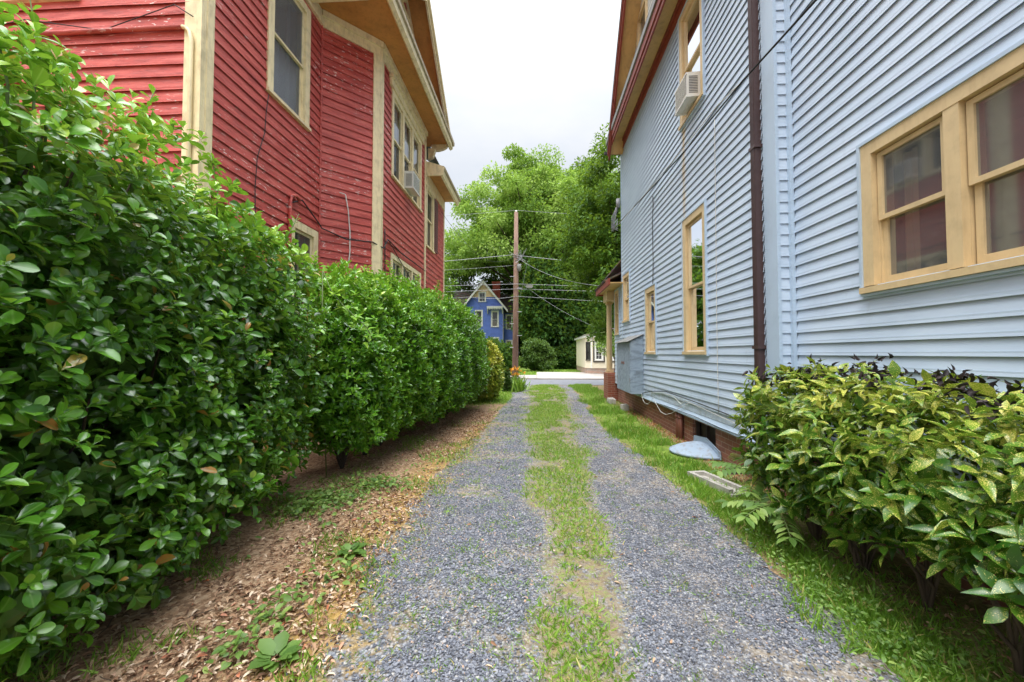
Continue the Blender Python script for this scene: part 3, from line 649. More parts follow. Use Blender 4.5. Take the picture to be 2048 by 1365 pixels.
# brick base with the basement opening
mb = MB(); bx = WX + .065
mb.box(bx, bx + .2, CY + .05, 6.12, -.1, HB - .09); mb.box(bx, bx + .2, 6.98, 13.12, -.1, HB - .09); mb.box(bx, bx + .2, 6.12, 6.98, HB - .16, HB - .09)
mb.box(NX + .05, NX + .25, -6, CY - .02, -.1, HB - .01); mb.build('foundation', MT['brick_dark'], blue)
mb = MB(); mb.box(bx + .10, bx + .14, 6.12, 6.55, 0, HB - .16); mb.box(bx + .06, bx + .12, 6.12, 6.17, 0, HB - .16); mb.box(bx + .05, bx + .11, 6.55, 6.60, 0, HB - .16); mb.box(bx + .12, bx + .15, 6.60, 6.98, 0, HB - .16)
mb.box(bx + .05, bx + .1, 6.93, 6.98, 0, HB - .16); mb.build('basement_hatch', MT['dark_wood'], blue)
for yy in (7.40, 7.54):
    mb = MB(); mb.tube([(bx - .05, yy, -.05), (bx - .05, yy, HB - .1)], .042, 10); mb.tube([(bx - .05, yy, .38), (bx - .05, yy, .41)], .052, 10); mb.build('drain_pipe', MT['pipe_brown'], blue, True)
# corner posts and downspout
mb = MB(); mb.box(WX - .022, WX + .012, CY - .018, CY + .215, HB - .02, 7.7); mb.build('corner_post', MT['vinyl_trim'], blue)
mb = MB(); mb.box(NX - .055, NX - .016, CY - .055, CY - .008, HB - .02, 7.8); mb.build('corner_trim', MT['vinyl_trim'], blue)
mb = MB(); mb.box(WX - .02, WX + .06, FY - .02, FY + .058, HB - .02, 7.5); mb.build('corner_post', MT['vinyl_trim'], blue)
mb = MB()
ds0, ds1 = 4.655, 4.745
mb.box(WX - .09, WX - .018, ds0, ds1, .34, 7.6)
for k in range(4): mb.box(WX - .097, WX - .09, ds0 + .008 + k * .02, ds0 + .018 + k * .02, .34, 7.6)
for z in (1.6, 3.9, 6.2): mb.box(WX - .102, WX - .01, ds0 - .02, ds1 + .02, z, z + .035)
mb.build('downspout', MT['brown_metal'], blue)
# eave: frieze, soffit, fascia, gutter line, gable
mb = MB(); mb.fbox(Fw, CY, FY + .02, 7.53, 7.75, 0, .04); mb.fbox(Fw, CY, FY + .02, 7.69, 7.755, .04, .075); mb.build('frieze', MT['rust_trim'], blue)
slab(blue, 'soffit', [(2.24, CY - .3, 7.757), (WX + .2, CY - .3, 7.757), (WX + .2, FY + .12, 7.757), (2.24, FY + .12, 7.757)], .04, MT['tan_soffit'])
mb = MB(); mb.box(2.22, 2.255, CY - .3, FY + .12, 7.60, 7.87); mb.box(2.195, 2.219, CY - .3, FY + .14, 7.70, 7.86); mb.build('fascia', MT['rust_trim'], blue)
mb = MB(); mb.box(2.165, 2.25, CY - .3, FY + .15, 7.872, 8.0); mb.build('gutter', MT['grey_metal'], blue)
mb = MB(); mb.box(2.12, WX, FY + .13, FY + .2, 7.60, 7.68); mb.build('eave_board', MT['black_trim'], blue)
slab(blue, 'pent_roof', [(2.17, CY - .3, 8.002), (2.17, FY + .15, 8.002), (WX, FY + .15, 8.06), (WX, CY - .3, 8.06)], .02, MT['roof_dark'])
pkb, slb = 11.85, 1.286
for sgn in (1, -1):
    e = 8.35 + sgn * 3.42; ze = pkb - 3.42 * slb
    slab(blue, 'roof', [(2.13, 8.35, pkb), (2.13, e, ze), (7, e, ze), (7, 8.35, pkb)], .06, MT['roof_dark'])
    slab(blue, 'rake_soffit', [(2.20, 8.35, pkb - .05), (2.20, e, ze - .05), (WX + .05, e, ze - .05), (WX + .05, 8.35, pkb - .05)], .03, MT['tan_soffit'])
    mb = MB(); mb.prism([(2.17, 8.35, pkb - .26), (2.17, e, ze - .22), (2.17, e, ze), (2.17, 8.35, pkb)], (.05, 0, 0))
    mb.prism([(2.14, 8.35, pkb - .1), (2.14, e, ze - .1), (2.14, e, ze), (2.14, 8.35, pkb)], (.029, 0, 0)); mb.build('rake_board', MT['rust_trim'], blue)
slab(blue, 'roof', [(2.35, -6, 7.8), (2.35, CY, 7.8), (7, CY, 11), (7, -6, 11)], .08, MT['roof_dark'])
slab(blue, 'roof', [(7, -6, 11), (7, 13, 11), (12, 13, 7.7), (12, -6, 7.7)], .08, MT['roof_dark'])
mb = MB(); mb.box(WX + .3, 12, FY - .04, FY + .03, 0, 7.7); mb.box(12, 12.1, -6, FY, 0, 7.7); mb.box(NX + .1, 12, -6.1, -6, 0, 7.8); mb.build('far_wall', MT['vinyl_trim'], blue)
window(blue, Fw, *bw1, 0, MT['tan'], tw=.11, pane='glass', flash=MT['vinyl_trim'], curtain=('blind', [(0, .25, 0, .5), (.12, .9, .02, .12)]))
window(blue, Fw, *bw2, 0, MT['tan'], tw=.11, pane='glass', flash=MT['vinyl_trim'])
window(blue, Fw, *bw3, 0, MT['tan'], tw=.10, pane='glass', flash=MT['vinyl_trim'])
window(blue, Fw, *bwp, 0, MT['tan'], tw=.10, pane='glass', flash=MT['vinyl_trim'])
window(blue, Fw, *bwu, 0, MT['tan'], tw=.11, pane='glass', flash=MT['vinyl_trim'], curtain=('curtain', [(0, .25, 0, .5)]))
window(blue, Fn, *nwin, 0, MT['tan'], n=2, tw=.10, pane='grey_glass', low_pane='grey_glass', flash=MT['vinyl_trim'], curtain=('curtain', [(.03, .10, 0, .5), (.62, .70, 0, 1), (.84, .95, 0, .95)]))
# small front porch past the far corner
slab(blue, 'porch_roof', [(2.12, 12.2, 3.72), (2.12, 14.2, 3.72), (WX + .1, 14.2, 4.0), (WX + .1, 12.2, 4.0)], .05, MT['roof_brown'])
slab(blue, 'porch_roof', [(2.12, 14.25, 3.72), (8, 14.25, 3.72), (8, 12.03, 4.35), (2.6, 12.03, 4.35)], .05, MT['roof_brown'])
mb = MB(); mb.box(2.14, 2.19, 11.75, 14.15, 3.55, 3.74); mb.box(2.19, 8, 14.1, 14.15, 3.55, 3.74); mb.build('porch_fascia', MT['rust_trim'], blue)
mb = MB(); mb.box(2.19, WX + .06, 11.78, 14.1, 3.60, 3.63); mb.box(WX + .06, 8, 13.1, 14.1, 3.60, 3.63); mb.build('porch_soffit', MT['tan_soffit'], blue)
mb = MB(); mb.tube([(2.52, 13.75, .98), (2.52, 13.75, 3.2)], [.1, .082], 16); mb.box(2.40, 2.64, 13.63, 13.87, .9, .98); mb.box(2.42, 2.62, 13.65, 13.85, 3.2, 3.28); mb.box(2.36, 2.68, 13.2, 13.95, 3.28, 3.60)
mb.build('porch_column', MT['tan'], blue, False)
mb = MB(); mb.box(2.36, 2.70, 13.13, 13.95, 0, .9); mb.box(2.7, 8, 13.6, 13.95, 0, .7); mb.build('porch_pier', MT['brick_red'], blue)

# things on and around the blue house
def air_conditioner(F, ua, ub, z0, z1, out, label, tilt=.02):
    p = F((ua + ub) / 2, z0, 0); t = empty('air_conditioner', tuple(p), label, 'air conditioner', 'window air conditioners')
    b = MB(); b.hexa([F(ua, z0 + tilt, -.18), F(ub, z0 + tilt, -.18), F(ub, z0, out), F(ua, z0, out), F(ua, z1 + tilt, -.18), F(ub, z1 + tilt, -.18), F(ub, z1, out), F(ua, z1, out)])
    b.build('casing', MT['ac_white'], t)
    g = MB(); h = z1 - z0
    for k in range(11):
        zz = z0 + h * (.16 + .066 * k); g.fbox(F, ua - .004, ua + .001, zz, zz + h * .03, out * .25, out * .86)
    g.build('side_louvre', MT['ac_dark'], t)
    g = MB(); g.fbox(F, ua + .03, ub - .03, z0 + .03, z1 - .03, out, out + .004); g.build('rear_grille', MT['ac_dark'], t)
    g = MB()
    for k in range(14):
        zz = z0 + .045 + (h - .09) * k / 13; g.fbox(F, ua + .035, ub - .035, zz - .004, zz + .004, out + .004, out + .01)
    g.fbox(F, ua, ub, z0, z0 + .028, out, out + .012); g.fbox(F, ua, ub, z1 - .028, z1, out, out + .012); g.build('grille_frame', MT['ac_white'], t)
    return t
air_conditioner(Fw, 6.28, 6.80, 5.56, 5.95, .22, 'white window air conditioner on the blue house upper window')
air_conditioner(Fb, 9.42, 9.95, 5.55, 5.97, .24, 'grey window air conditioner in the middle bay window of the red house')

cab = empty('utility_cabinet', (2.45, 10.5, .58), 'weathered blue plywood cabinet with double doors on the blue wall', 'cabinet')
c0, c1, z0, z1 = 9.72, 11.25, .58, 1.84
mb = MB(); mb.hexa([(2.29, c0, z0), (WX - .016, c0, z0), (WX - .016, c1, z0), (2.29, c1, z0), (2.29, c0, z1), (WX - .016, c0, z1 + .14), (WX - .016, c1, z1 + .14), (2.29, c1, z1)]); mb.build('carcass', MT['plywood'], cab)
for a, b in ((c0 + .01, (c0 + c1) / 2 - .004), ((c0 + c1) / 2 + .004, c1 - .01)):
    mb = MB(); mb.box(2.268, 2.289, a, b, z0 + .01, z1 - .03); d = mb.build('door', MT['plywood'], cab)
    h = MB(); yy = b - .1 if a < 10 else a + .1
    h.box(2.255, 2.268, yy - .05, yy + .05, 1.28, 1.34); h.build('latch', MT['pipe_brown'], d)
    h = MB()
    for zz in (.85, 1.6): h.box(2.262, 2.268, (a + .01) if a < 10 else b - .05, (a + .05) if a < 10 else b - .01, zz, zz + .1)
    h.build('hinge', MT['grey_metal'], d)
slab(cab, 'lid', [(2.20, c0 - .04, z1 - .02), (2.20, c1 + .05, z1 - .02), (WX - .014, c1 + .05, z1 + .16), (WX - .014, c0 - .04, z1 + .16)], .012, MT['grey_metal'])

# clear plastic cover over the basement window well
well = empty('window_well_cover', (2.35, 6.3, 0), 'ribbed clear blue plastic cover over the basement window well', 'well cover')
mb = MB(); na, nr = 28, 8; yc, ry, rx = 6.40, .44, .54; V = []
for i in range(nr + 1):
    for j in range(na + 1):
        a = math.pi * j / na; s = i / nr
        x = bx - .01 - rx * s * math.sin(a); y = yc - ry * s * math.cos(a) if i else yc
        rib = .016 * math.cos(j * math.pi) * min(1, s * 2) if 0 < i < nr else 0
        V.append((x, y, .045 + .11 * (1 - s ** 2.2) + rib))
mb.add(V, [(i * (na + 1) + j, i * (na + 1) + j + 1, (i + 1) * (na + 1) + j + 1, (i + 1) * (na + 1) + j) for i in range(nr) for j in range(na)])
mb.build('dome', MT['plastic'], well, True)
mb = MB(); mb.tube([(bx - .01 - rx * math.sin(math.pi * j / 32), yc - ry * math.cos(math.pi * j / 32), .035) for j in range(33)], .022, 6); mb.build('rim', MT['plastic'], well, True)
mb = MB(); mb.prism([(bx - .03, yc - .50, .03), (bx - .03, yc + .50, .03), (bx - .03, yc + .46, .19), (bx - .03, yc, .24), (bx - .03, yc - .46, .14)], (.018, 0, 0)); mb.build('back_flange', MT['plastic'], well)

sb = empty('splash_block', (2.08, 4.9, 0), 'pale weathered concrete splash block in the grass beside the speckled shrub', 'splash block')
Fx = frame((2.02, 5.22, 0), (.22, -.75, 0), (.75, .22, 0))
mb = MB(); mb.fbox(Fx, 0, .74, -.02, .025, -.12, .12); mb.fbox(Fx, 0, .70, .025, .07, -.12, -.07); mb.fbox(Fx, 0, .68, .025, .066, .07, .12); mb.fbox(Fx, 0, .06, .025, .068, -.07, .07)
mb.build('trough', MT['concrete'], sb)
mb = MB(); mb.hexa([(2.28, 4.96, .10), (2.30, 5.05, .10), (2.72, 4.93, .16), (2.70, 4.84, .16), (2.28, 4.96, .17), (2.30, 5.05, .17), (2.72, 4.93, .23), (2.70, 4.84, .23)])
tag(mb.build('drain_extension', MT['brown_metal']), 'brown metal drain extension lying behind the splash block', 'drain pipe')
for (x, y, s, lab) in ((2.42, 11.05, (.2, .32, .17), 'nearer concrete block against the brick base below the cabinet'), (2.36, 12.6, (.22, .5, .16), 'longer concrete step block by the porch pier')):
    t = MB(); w = s
    t.hexa([(x - w[0] / 2 + .01, y - w[1] / 2, 0), (x + w[0] / 2, y - w[1] / 2 + .02, 0), (x + w[0] / 2, y + w[1] / 2, 0), (x - w[0] / 2, y + w[1] / 2 - .01, 0),
            (x - w[0] / 2 + .02, y - w[1] / 2 + .02, w[2]), (x + w[0] / 2 - .01, y - w[1] / 2 + .03, w[2] - .01), (x + w[0] / 2 - .01, y + w[1] / 2 - .01, w[2]), (x - w[0] / 2 + .02, y + w[1] / 2 - .02, w[2] - .01)])
    o = t.build('concrete_block', MT['concrete']); tag(o, lab, 'block', 'concrete blocks by the blue house')
    bv = o.modifiers.new('bevel', 'BEVEL'); bv.width = .015; bv.segments = 2
gc = 'cables on the blue house'
cable('cable', [Fw(9.75, .62, .06), Fw(9.62, .50, .08), Fw(9.4, .41, .09), Fw(9.1, .42, .09), Fw(8.9, .52, .08), Fw(8.75, .60, .07), Fw(8.55, .50, .08), Fw(8.2, .38, .09), Fw(7.9, .37, .09), Fw(7.6, .44, .08), Fw(7.2, .60, .05), Fw(6.8, .74, .04)], .0045, MT['cable_white'], 'white cable drooping below the siding beside the cabinet', group=gc)
cable('cable', [Fw(9.2, .66, .04), Fw(8.2, .76, .04), Fw(7.6, .75, .04), Fw(7.2, .66, .05), Fw(7.0, .74, .04), Fw(6.2, .70, .04), Fw(5.4, .66, .04), Fw(4.95, .62, .05)], .0045, MT['cable_white'], 'long white cable looped along the lowest blue siding boards', group=gc)
cable('cable', [Fw(9.7, .60, .06), Fw(9.0, .72, .04), Fw(8.0, .80, .04), Fw(6.6, .77, .04), Fw(5.6, .74, .04), Fw(5.0, .70, .05)], .008, MT['cable_black'], 'thick black cable clipped along the bottom of the blue siding', group=gc)
cable('cable', [Fw(8.6, .51, .055), Fw(7.6, .53, .055), Fw(6.6, .54, .055), Fw(5.7, .52, .055), Fw(5.0, .53, .055)], .005, MT['cable_black'], 'thin black wire stapled along the blue skirt flashing', group=gc)
cable('cable', [Fw(5.80, 4.9, .02), Fw(5.80, 4.0, .025), Fw(5.82, 3.0, .02), Fw(5.82, 2.0, .025), Fw(5.80, .72, .03)], .005, MT['cable_white'], 'thin white cord hanging straight down the blue wall by the downspout', group=gc)
cable('cable', [Fw(8.72, 4.95, .05), Fw(8.80, 4.8, .02), Fw(8.86, 4.4, .025), Fw(8.84, 3.6, .02), Fw(8.82, 3.05, .04)], .008, MT['cable_black'], 'black cord dropping to the shorter tan window', group=gc)
cable('overhead_cable', [(2.52, 12.0, 5.45), (2.46, 8.4, 5.02), (2.44, 6.4, 4.83), (2.42, 4.7, 4.72), (2.55, 3.2, 4.70), (2.7, 1.0, 4.9)], .012, MT['cable_black'], 'black service cable slung diagonally along the blue house front', group=gc)
cable('overhead_cable', [(2.50, 12.0, 5.40), (2.47, 8.4, 5.06), (2.45, 6.4, 4.92), (2.44, 5.4, 4.86), (2.52, 4.95, 4.86)], .008, MT['cable_white'], 'second thinner grey service cable beside the black one', group=gc)
t = MB()
for k in range(7):
    a = k * .9; t.tube([(2.5 + .05 * math.sin(a), 12.1, 6.05 - .02 * k), (2.40 + .06 * math.cos(a), 12.2, 5.7), (2.36 + .05 * math.sin(2 * a), 12.2, 5.35 - .05 * (k % 3)), (2.50, 12.12, 5.25 + .06 * k)], .012, 5)
t.box(2.46, 2.56, 12.03, 12.14, 5.95, 6.2); tag(t.build('service_drop', MT['wire_grey'], None, True), 'bundle of grey service wires at the far corner of the blue house', 'cable', gc)

# ------------------------------------------------------------------ utility pole and lines
PX, PY = -1.16, 24.3
pole = empty('utility_pole', (PX, PY, 0), 'tall weathered brown wooden utility pole beside the street', 'utility pole')
mb = MB(); mb.tube([(PX - .05, PY, -.1), (PX, PY, 5), (PX + .02, PY, 10.2)], [.19, .16, .12], 14); mb.build('post', MT['pole'], pole, True)
mb = MB(); mb.tube([(PX + .02, PY, 10.2), (PX + .02, PY, 10.32)], [.07, .05], 10); mb.build('insulator', MT['white'], pole, True)
mb = MB(); mb.tube([(PX + .2, PY - .1, 6.55), (PX + .2, PY - .1, 6.8), (PX + .2, PY - .1, 6.98)], [.09, .14, .1], 12); mb.box(PX + .1, PX + .2, PY - .14, PY - .06, 6.7, 6.78); mb.build('junction_can', MT['grey_metal'], pole, True)
for k in range(8):
    z = 1.9 + k * .72; s = MB(); d = 1 if k % 2 else -1
    s.tube([(PX, PY - .12, z), (PX + d * .36, PY - .12, z)], .018, 6); s.build('step_bolt', MT['wire_grey'], pole)
def line(pts, lab, r=.022, sag=.25, mat='wire_grey'):
    return cable('power_line', pts, r, MT[mat], lab, 'power line', 'wires strung from the utility pole', 5, sag)
line([(-26, PY + .5, 10.2), (PX + .02, PY, 10.33), (26, PY + .5, 9.4)], 'topmost wire crossing the top of the utility pole', .02, .35)
line([(-26, PY, 6.4), (PX, PY - .17, 7.55)], 'thick grey wire reaching the pole from the left below its top', .034, .25)
line([(PX, PY - .17, 7.5), (24, PY, 5.6)], 'thick grey wire leaving the pole to the right at the knot of wires', .034, .3)
line([(-26, PY, 7.2), (PX, PY - .15, 6.9)], 'thin slack wire under the thick left hand wire', .016, .5)
line([(-26, PY, 5.65), (PX, PY - .19, 5.75), (26, PY, 5.0)], 'straight wire passing the pole level with the chimney top', .024, .1)
line([(-26, PY, 5.0), (PX, PY - .18, 5.45), (26, PY, 4.75)], 'second straight wire passing close under the first at chimney level', .024, .1)
line([(-26, PY, 4.3), (-4, PY, 5.0), (PX, PY - .18, 5.0), (26, PY, 3.6)], 'lowest wire crossing the pole above the blue house roof', .022, .12)
line([(PX + .1, PY - .1, 7.4), (2.55, 14.2, 3.9)], 'slanting drop wire from the pole down to the blue porch', .016, .35)
line([(PX + .5, PY, 5.7), (3.4, 22.5, 3.0)], 'second slanting drop wire below the junction box', .012, .2)
line([(PX + .7, PY, 7.2), (PX + .25, PY - .05, 5.0)], 'short looped jumper wire beside the pole', .012, .15)
line([(-3.0, 12.6, 6.1), (-2.2, 18, 5.8), (PX, PY - .12, 7.5)], 'slack wire from the red house end to the pole', .012, .2, 'cable_black')
line([(-3.0, 13.0, 4.6), (PX, PY - .2, 2.8)], 'low slack wire from the red house to the pole', .01, .4, 'cable_black')
t = MB()
for k in range(16):
    a = R.normal(size=3) * [.25, .08, .22]; b = R.normal(size=3) * [.25, .08, .22]
    t.tube([(PX + .3, PY - .2, 7.45) + a, (PX + .35, PY - .2, 7.3), (PX + .25, PY - .2, 7.35) + b], .014, 4)
tag(t.build('wire_knot', MT['wire_grey']), 'tangled knot of spliced wires on the right of the pole', 'wire')
t = MB(); t.box(PX + .66, PX + 1.0, PY - .28, PY - .08, 5.5, 5.66); t.tube([(PX + .62, PY - .18, 5.58), (PX + 1.04, PY - .18, 5.58)], .05, 8)
tag(t.build('splice_box', MT['grey_metal']), 'small grey splice box hung on a wire right of the pole', 'box')

# ------------------------------------------------------------------ houses over the street
H = 48.
far = empty('royal_blue_house', (-6, H, 0), 'royal blue gabled house with white windows across the street', 'house')
Fh = frame((0, H, 0), (1, 0, 0), (0, -1, 0)); Fg = frame((0, H + 1.2, 0), (1, 0, 0), (0, -1, 0))
gl = lambda z: (-6.2 - (10.1 - z) * .83, -6.2 + (10.1 - z) * .83)
def holed_wall(parent, F, u0, u1, z0, z1, mat, holes, name='wall', lim=None):
    return siding(parent, F, u0, u1, z0, z1, .22, mat, holes, .006, 0, 0, 20, lim, name)
W1 = (-5.3, -4.35, 4.7, 6.7); W2 = (-5.35, -4.3, 1.2, 3.5); W3 = (-7.25, -6.3, 4.8, 6.8); W4 = (-7.25, -6.3, 1.2, 3.5); WAt = (-6.85, -5.9, 7.75, 9.0)
V1 = (-3.62, -2.75, 4.5, 6.35); V2 = (-3.62, -2.75, 1.4, 3.2)
holed_wall(far, Fh, -8.7, -3.75, 0, 6.9, MT['blue_brick'], [W1, W2, W3, W4]); holed_wall(far, Fh, -8.8, -3.5, 6.9, 8.35, MT['blue_brick'], [WAt], 'gable_wall', gl)
holed_wall(far, Fh, -8.8, -3.5, 8.35, 10.1, MT['peach'], [WAt], 'gable_wall', gl)
holed_wall(far, Fg, -3.75, -2.3, 0, 6.5, MT['blue_brick'], [V1, V2])
mb = MB(); mb.box(-3.80, -3.755, H, H + 1.2, 0, 6.7); mb.build('side_wall', MT['blue_brick'], far); mb = MB(); mb.box(-2.3, -2.25, H + 1.2, H + 9, 0, 6.5); mb.build('side_wall', MT['blue_brick'], far); mb = MB(); mb.box(-13, -8.7, H + 1.2, H + 1.3, 0, 6.8); mb.build('side_wall', MT['blue_brick'], far); mb = MB(); mb.box(-13, -2.3, H + 9, H + 9.1, 0, 6.5); mb.build('side_wall', MT['blue_brick'], far)
for w in (W1, W2, W3, W4): window(far, Fh, *w, 0, MT['white'], tw=.14, pane='glass_dim', curtain=('blind', [(0, 1, 0, .45)]))
window(far, Fh, *WAt, 0, MT['white'], tw=.12, pane='glass_dim', grid=(2, 1))
window(far, Fg, *V1, 0, MT['white'], tw=.13, pane='glass_dim', grid=(2, 1), curtain=('curtain_grey', [(0, 1, 0, 1)])); window(far, Fg, *V2, 0, MT['white'], tw=.13, pane='glass_dim', grid=(2, 2))
for sgn in (1, -1):
    e = -6.2 + sgn * 2.95; ze = 10.25 - 2.95 / .83
    slab(far, 'roof', [(-6.2, H - .4, 10.25), (e, H - .4, ze), (e, H + 5, ze), (-6.2, H + 5, 10.25)], .1, MT['roof_brown'])
    mb = MB(); mb.prism([(-6.2, H - .45, 9.98), (e, H - .45, ze - .25), (e, H - .45, ze + .06), (-6.2, H - .45, 10.32)], (0, .06, 0)); mb.build('rake_board', MT['white'], far)
slab(far, 'roof', [(-13, H + .8, 6.8), (-2.0, H + .8, 6.45), (-2.0, H + 5, 9.2), (-13, H + 5, 9.9)], .1, MT['roof_brown'])
slab(far, 'roof', [(-13, H + 9.4, 6.6), (-2.0, H + 9.4, 6.4), (-2.0, H + 5, 9.2), (-13, H + 5, 9.9)], .1, MT['roof_brown'])
mb = MB(); mb.box(-5.35, -4.4, H + 2.2, H + 3.1, 6.5, 10.55); mb.box(-5.42, -4.33, H + 2.13, H + 3.17, 10.4, 10.62); mb.build('chimney', MT['chimney'], far)
mb = MB(); mb.fbox(Fh, -5.75, -3.85, 6.95, 7.2, 0, .5)
for k in range(9): mb.fbox(Fh, -5.7 + k * .205, -5.6 + k * .205, 6.80, 6.95, .4, .5)
mb.prism([Fh(-5.75, 6.95, 0), Fh(-5.75, 6.95, .5), Fh(-5.75, 6.3, .05)], (.1, 0, 0)); mb.prism([Fh(-3.95, 6.95, 0), Fh(-3.95, 6.95, .5), Fh(-3.95, 6.3, .05)], (.1, 0, 0)); mb.build('window_hood', MT['white'], far)
mb = MB(); mb.tube([(-3.82, H - .06, .2), (-3.82, H - .06, 6.8)], .05, 8); mb.build('downspout', MT['wire_grey'], far)

cot = empty('cream_house', (5.5, 30, 0), 'cream sided house with canted bay, dark window frames and brick base', 'house')
Fc1 = frame((3.62, 29.0, 0), (1, 0, 0), (0, -1, 0)); Fc0 = frame((3.25, 29.5, 0), (.37, -.5, 0), (-.5, -.37, 0))
L0 = math.hypot(.37, .5)
cw1 = (.22, .85, 1.02, 2.38); cw2 = (1.42, 2.1, 1.02, 2.38); cw3 = (2.7, 3.4, 1.02, 2.38); cw0 = (.08, L0 - .08, 1.02, 2.38)
siding(cot, Fc1, 0, 5, .48, 2.72, .1, MT['cream_siding'], [ins(cw1), ins(cw2), ins(cw3)], .008, 0, 0, 9); siding(cot, Fc0, 0, L0, .48, 2.72, .1, MT['cream_siding'], [ins(cw0)], .008, 0, 0, 9)
for w in (cw1, cw2, cw3): window(cot, Fc1, *w, 0, MT['white'], tw=.08, pane='glass_dim', grid=(2, 2), flash=MT['black_trim'])
window(cot, Fc0, *cw0, 0, MT['black_trim'], tw=.07, pane='glass_dim')
mb = MB()
for w in (cw1, cw2, cw3): mb.fbox(Fc1, w[0] - .1, w[0] - .03, w[2] - .06, w[3] + .06, 0, .04); mb.fbox(Fc1, w[1] + .03, w[1] + .1, w[2] - .06, w[3] + .06, 0, .04); mb.fbox(Fc1, w[0] - .1, w[1] + .1, w[2] - .12, w[2] - .06, 0, .05)
mb.build('shutter', MT['black_trim'], cot)
mb = MB(); mb.fbox(Fc1, -.04, .04, .48, 2.72, .0, .03); mb.fbox(Fc1, 1.08, 1.14, .48, 2.72, .0, .025); mb.build('corner_board', MT['white'], cot)
mb = MB(); mb.prism([(3.3, 29.53, -.1), (3.66, 29.04, -.1), (8.6, 29.04, -.1), (8.6, 36, -.1), (3.3, 36, -.1)], (0, 0, .58)); mb.build('foundation', MT['brick_pale'], cot)
mb = MB(); mb.box(3.27, 3.32, 29.5, 36, .48, 2.72); mb.build('side_wall', MT['cream_siding'], cot)
mb = MB(); mb.box(8.6, 8.65, 29, 36, .48, 2.72); mb.build('side_wall', MT['cream_siding'], cot)
mb = MB(); mb.prism([(3.1, 29.45, 2.70), (3.55, 28.85, 2.70), (8.7, 28.85, 2.70), (8.7, 36, 2.70), (3.1, 36, 2.70)], (0, 0, .16)); mb.build('cornice', MT['white'], cot)
mb = MB(); a = [(3.05, 29.42, 2.865), (3.52, 28.8, 2.865), (8.75, 28.8, 2.865), (8.75, 36, 2.865), (3.05, 36, 2.865)]; b = [(4.6, 31, 3.45), (4.8, 30.6, 3.45), (7.5, 30.6, 3.45), (7.5, 34, 3.45), (4.6, 34, 3.45)]
mb.add(a + b, [(i, (i + 1) % 5, 5 + (i + 1) % 5, 5 + i) for i in range(5)] + [(5, 6, 7, 8, 9)]); mb.build('roof', MT['roof_brown'], cot)

cot.location.x += .42
# ------------------------------------------------------------------ foliage
def leaf_template(rows, curve=.12, fold=.12):
    V = [(0, 0, 0)]; F = []
    for i, (t, w) in enumerate(rows):
        z = -curve * t * t * 1.2
        V += [(-w, t, z + fold * w * 2), (0, t, z), (w, t, z + fold * w * 2)]
    V.append((0, 1, -curve * 1.2)); n = len(rows)
    F += [(0, 2, 1), (0, 3, 2)]
    for i in range(n - 1):
        a = 1 + 3 * i; F += [(a, a + 1, a + 4, a + 3), (a + 1, a + 2, a + 5, a + 4)]
    a = 1 + 3 * (n - 1); F += [(a, a + 1, len(V) - 1), (a + 1, a + 2, len(V) - 1)]
    return V, F
OBOV = leaf_template([(.14, .05), (.38, .17), (.64, .25), (.84, .20), (.95, .10)], .13, .14)
OBOV2 = leaf_template([(.14, .05), (.38, .19), (.64, .26), (.84, .22), (.95, .12)], .34, .30)
LANCE2 = leaf_template([(.12, .05), (.34, .15), (.58, .17), (.8, .10)], .45, .35)
OVAL = leaf_template([(.3, .2), (.7, .2)], .15, .15)
LANCE = leaf_template([(.12, .06), (.34, .18), (.58, .20), (.8, .12)], .22, .12)
CARD = ([(0, 0, 0), (-.26, .45, .05), (0, 1, -.06), (.26, .45, .05)], [(0, 3, 2, 1)])
def rosettes(P, Nrm, k, size, open_=(.5, 1.25), droop=0., upmix=.5, backdist=0.):
    """k leaves round the tip of every shoot; returns leaf bases, axes, normals"""
    n = len(P); Ax = Nrm * (1 - upmix) + np.array([0, 0, upmix]) + R.normal(size=(n, 3)) * .28; Ax /= np.linalg.norm(Ax, axis=1, keepdims=True)
    a = np.cross(Ax, rnd_unit(n)); a /= np.linalg.norm(a, axis=1, keepdims=True); b = np.cross(Ax, a)
    ph = np.arange(k) * 2.4; ph = ph[None] + R.random((n, k)) * .7
    op = np.linspace(open_[1], open_[0], k)[None] + R.normal(size=(n, k)) * .14
    rd = np.cos(ph)[..., None] * a[:, None] + np.sin(ph)[..., None] * b[:, None]
    D = np.sin(op)[..., None] * rd + np.cos(op)[..., None] * Ax[:, None]
    D[..., 2] -= droop * R.random((n, k))
    N = np.cos(op)[..., None] * (-rd) + np.sin(op)[..., None] * Ax[:, None]
    base = P[:, None] - Ax[:, None] * (np.linspace(.7, 0, k)[None, :, None] * size) + 0 * D
    return base.reshape(-1, 3), D.reshape(-1, 3), N.reshape(-1, 3)

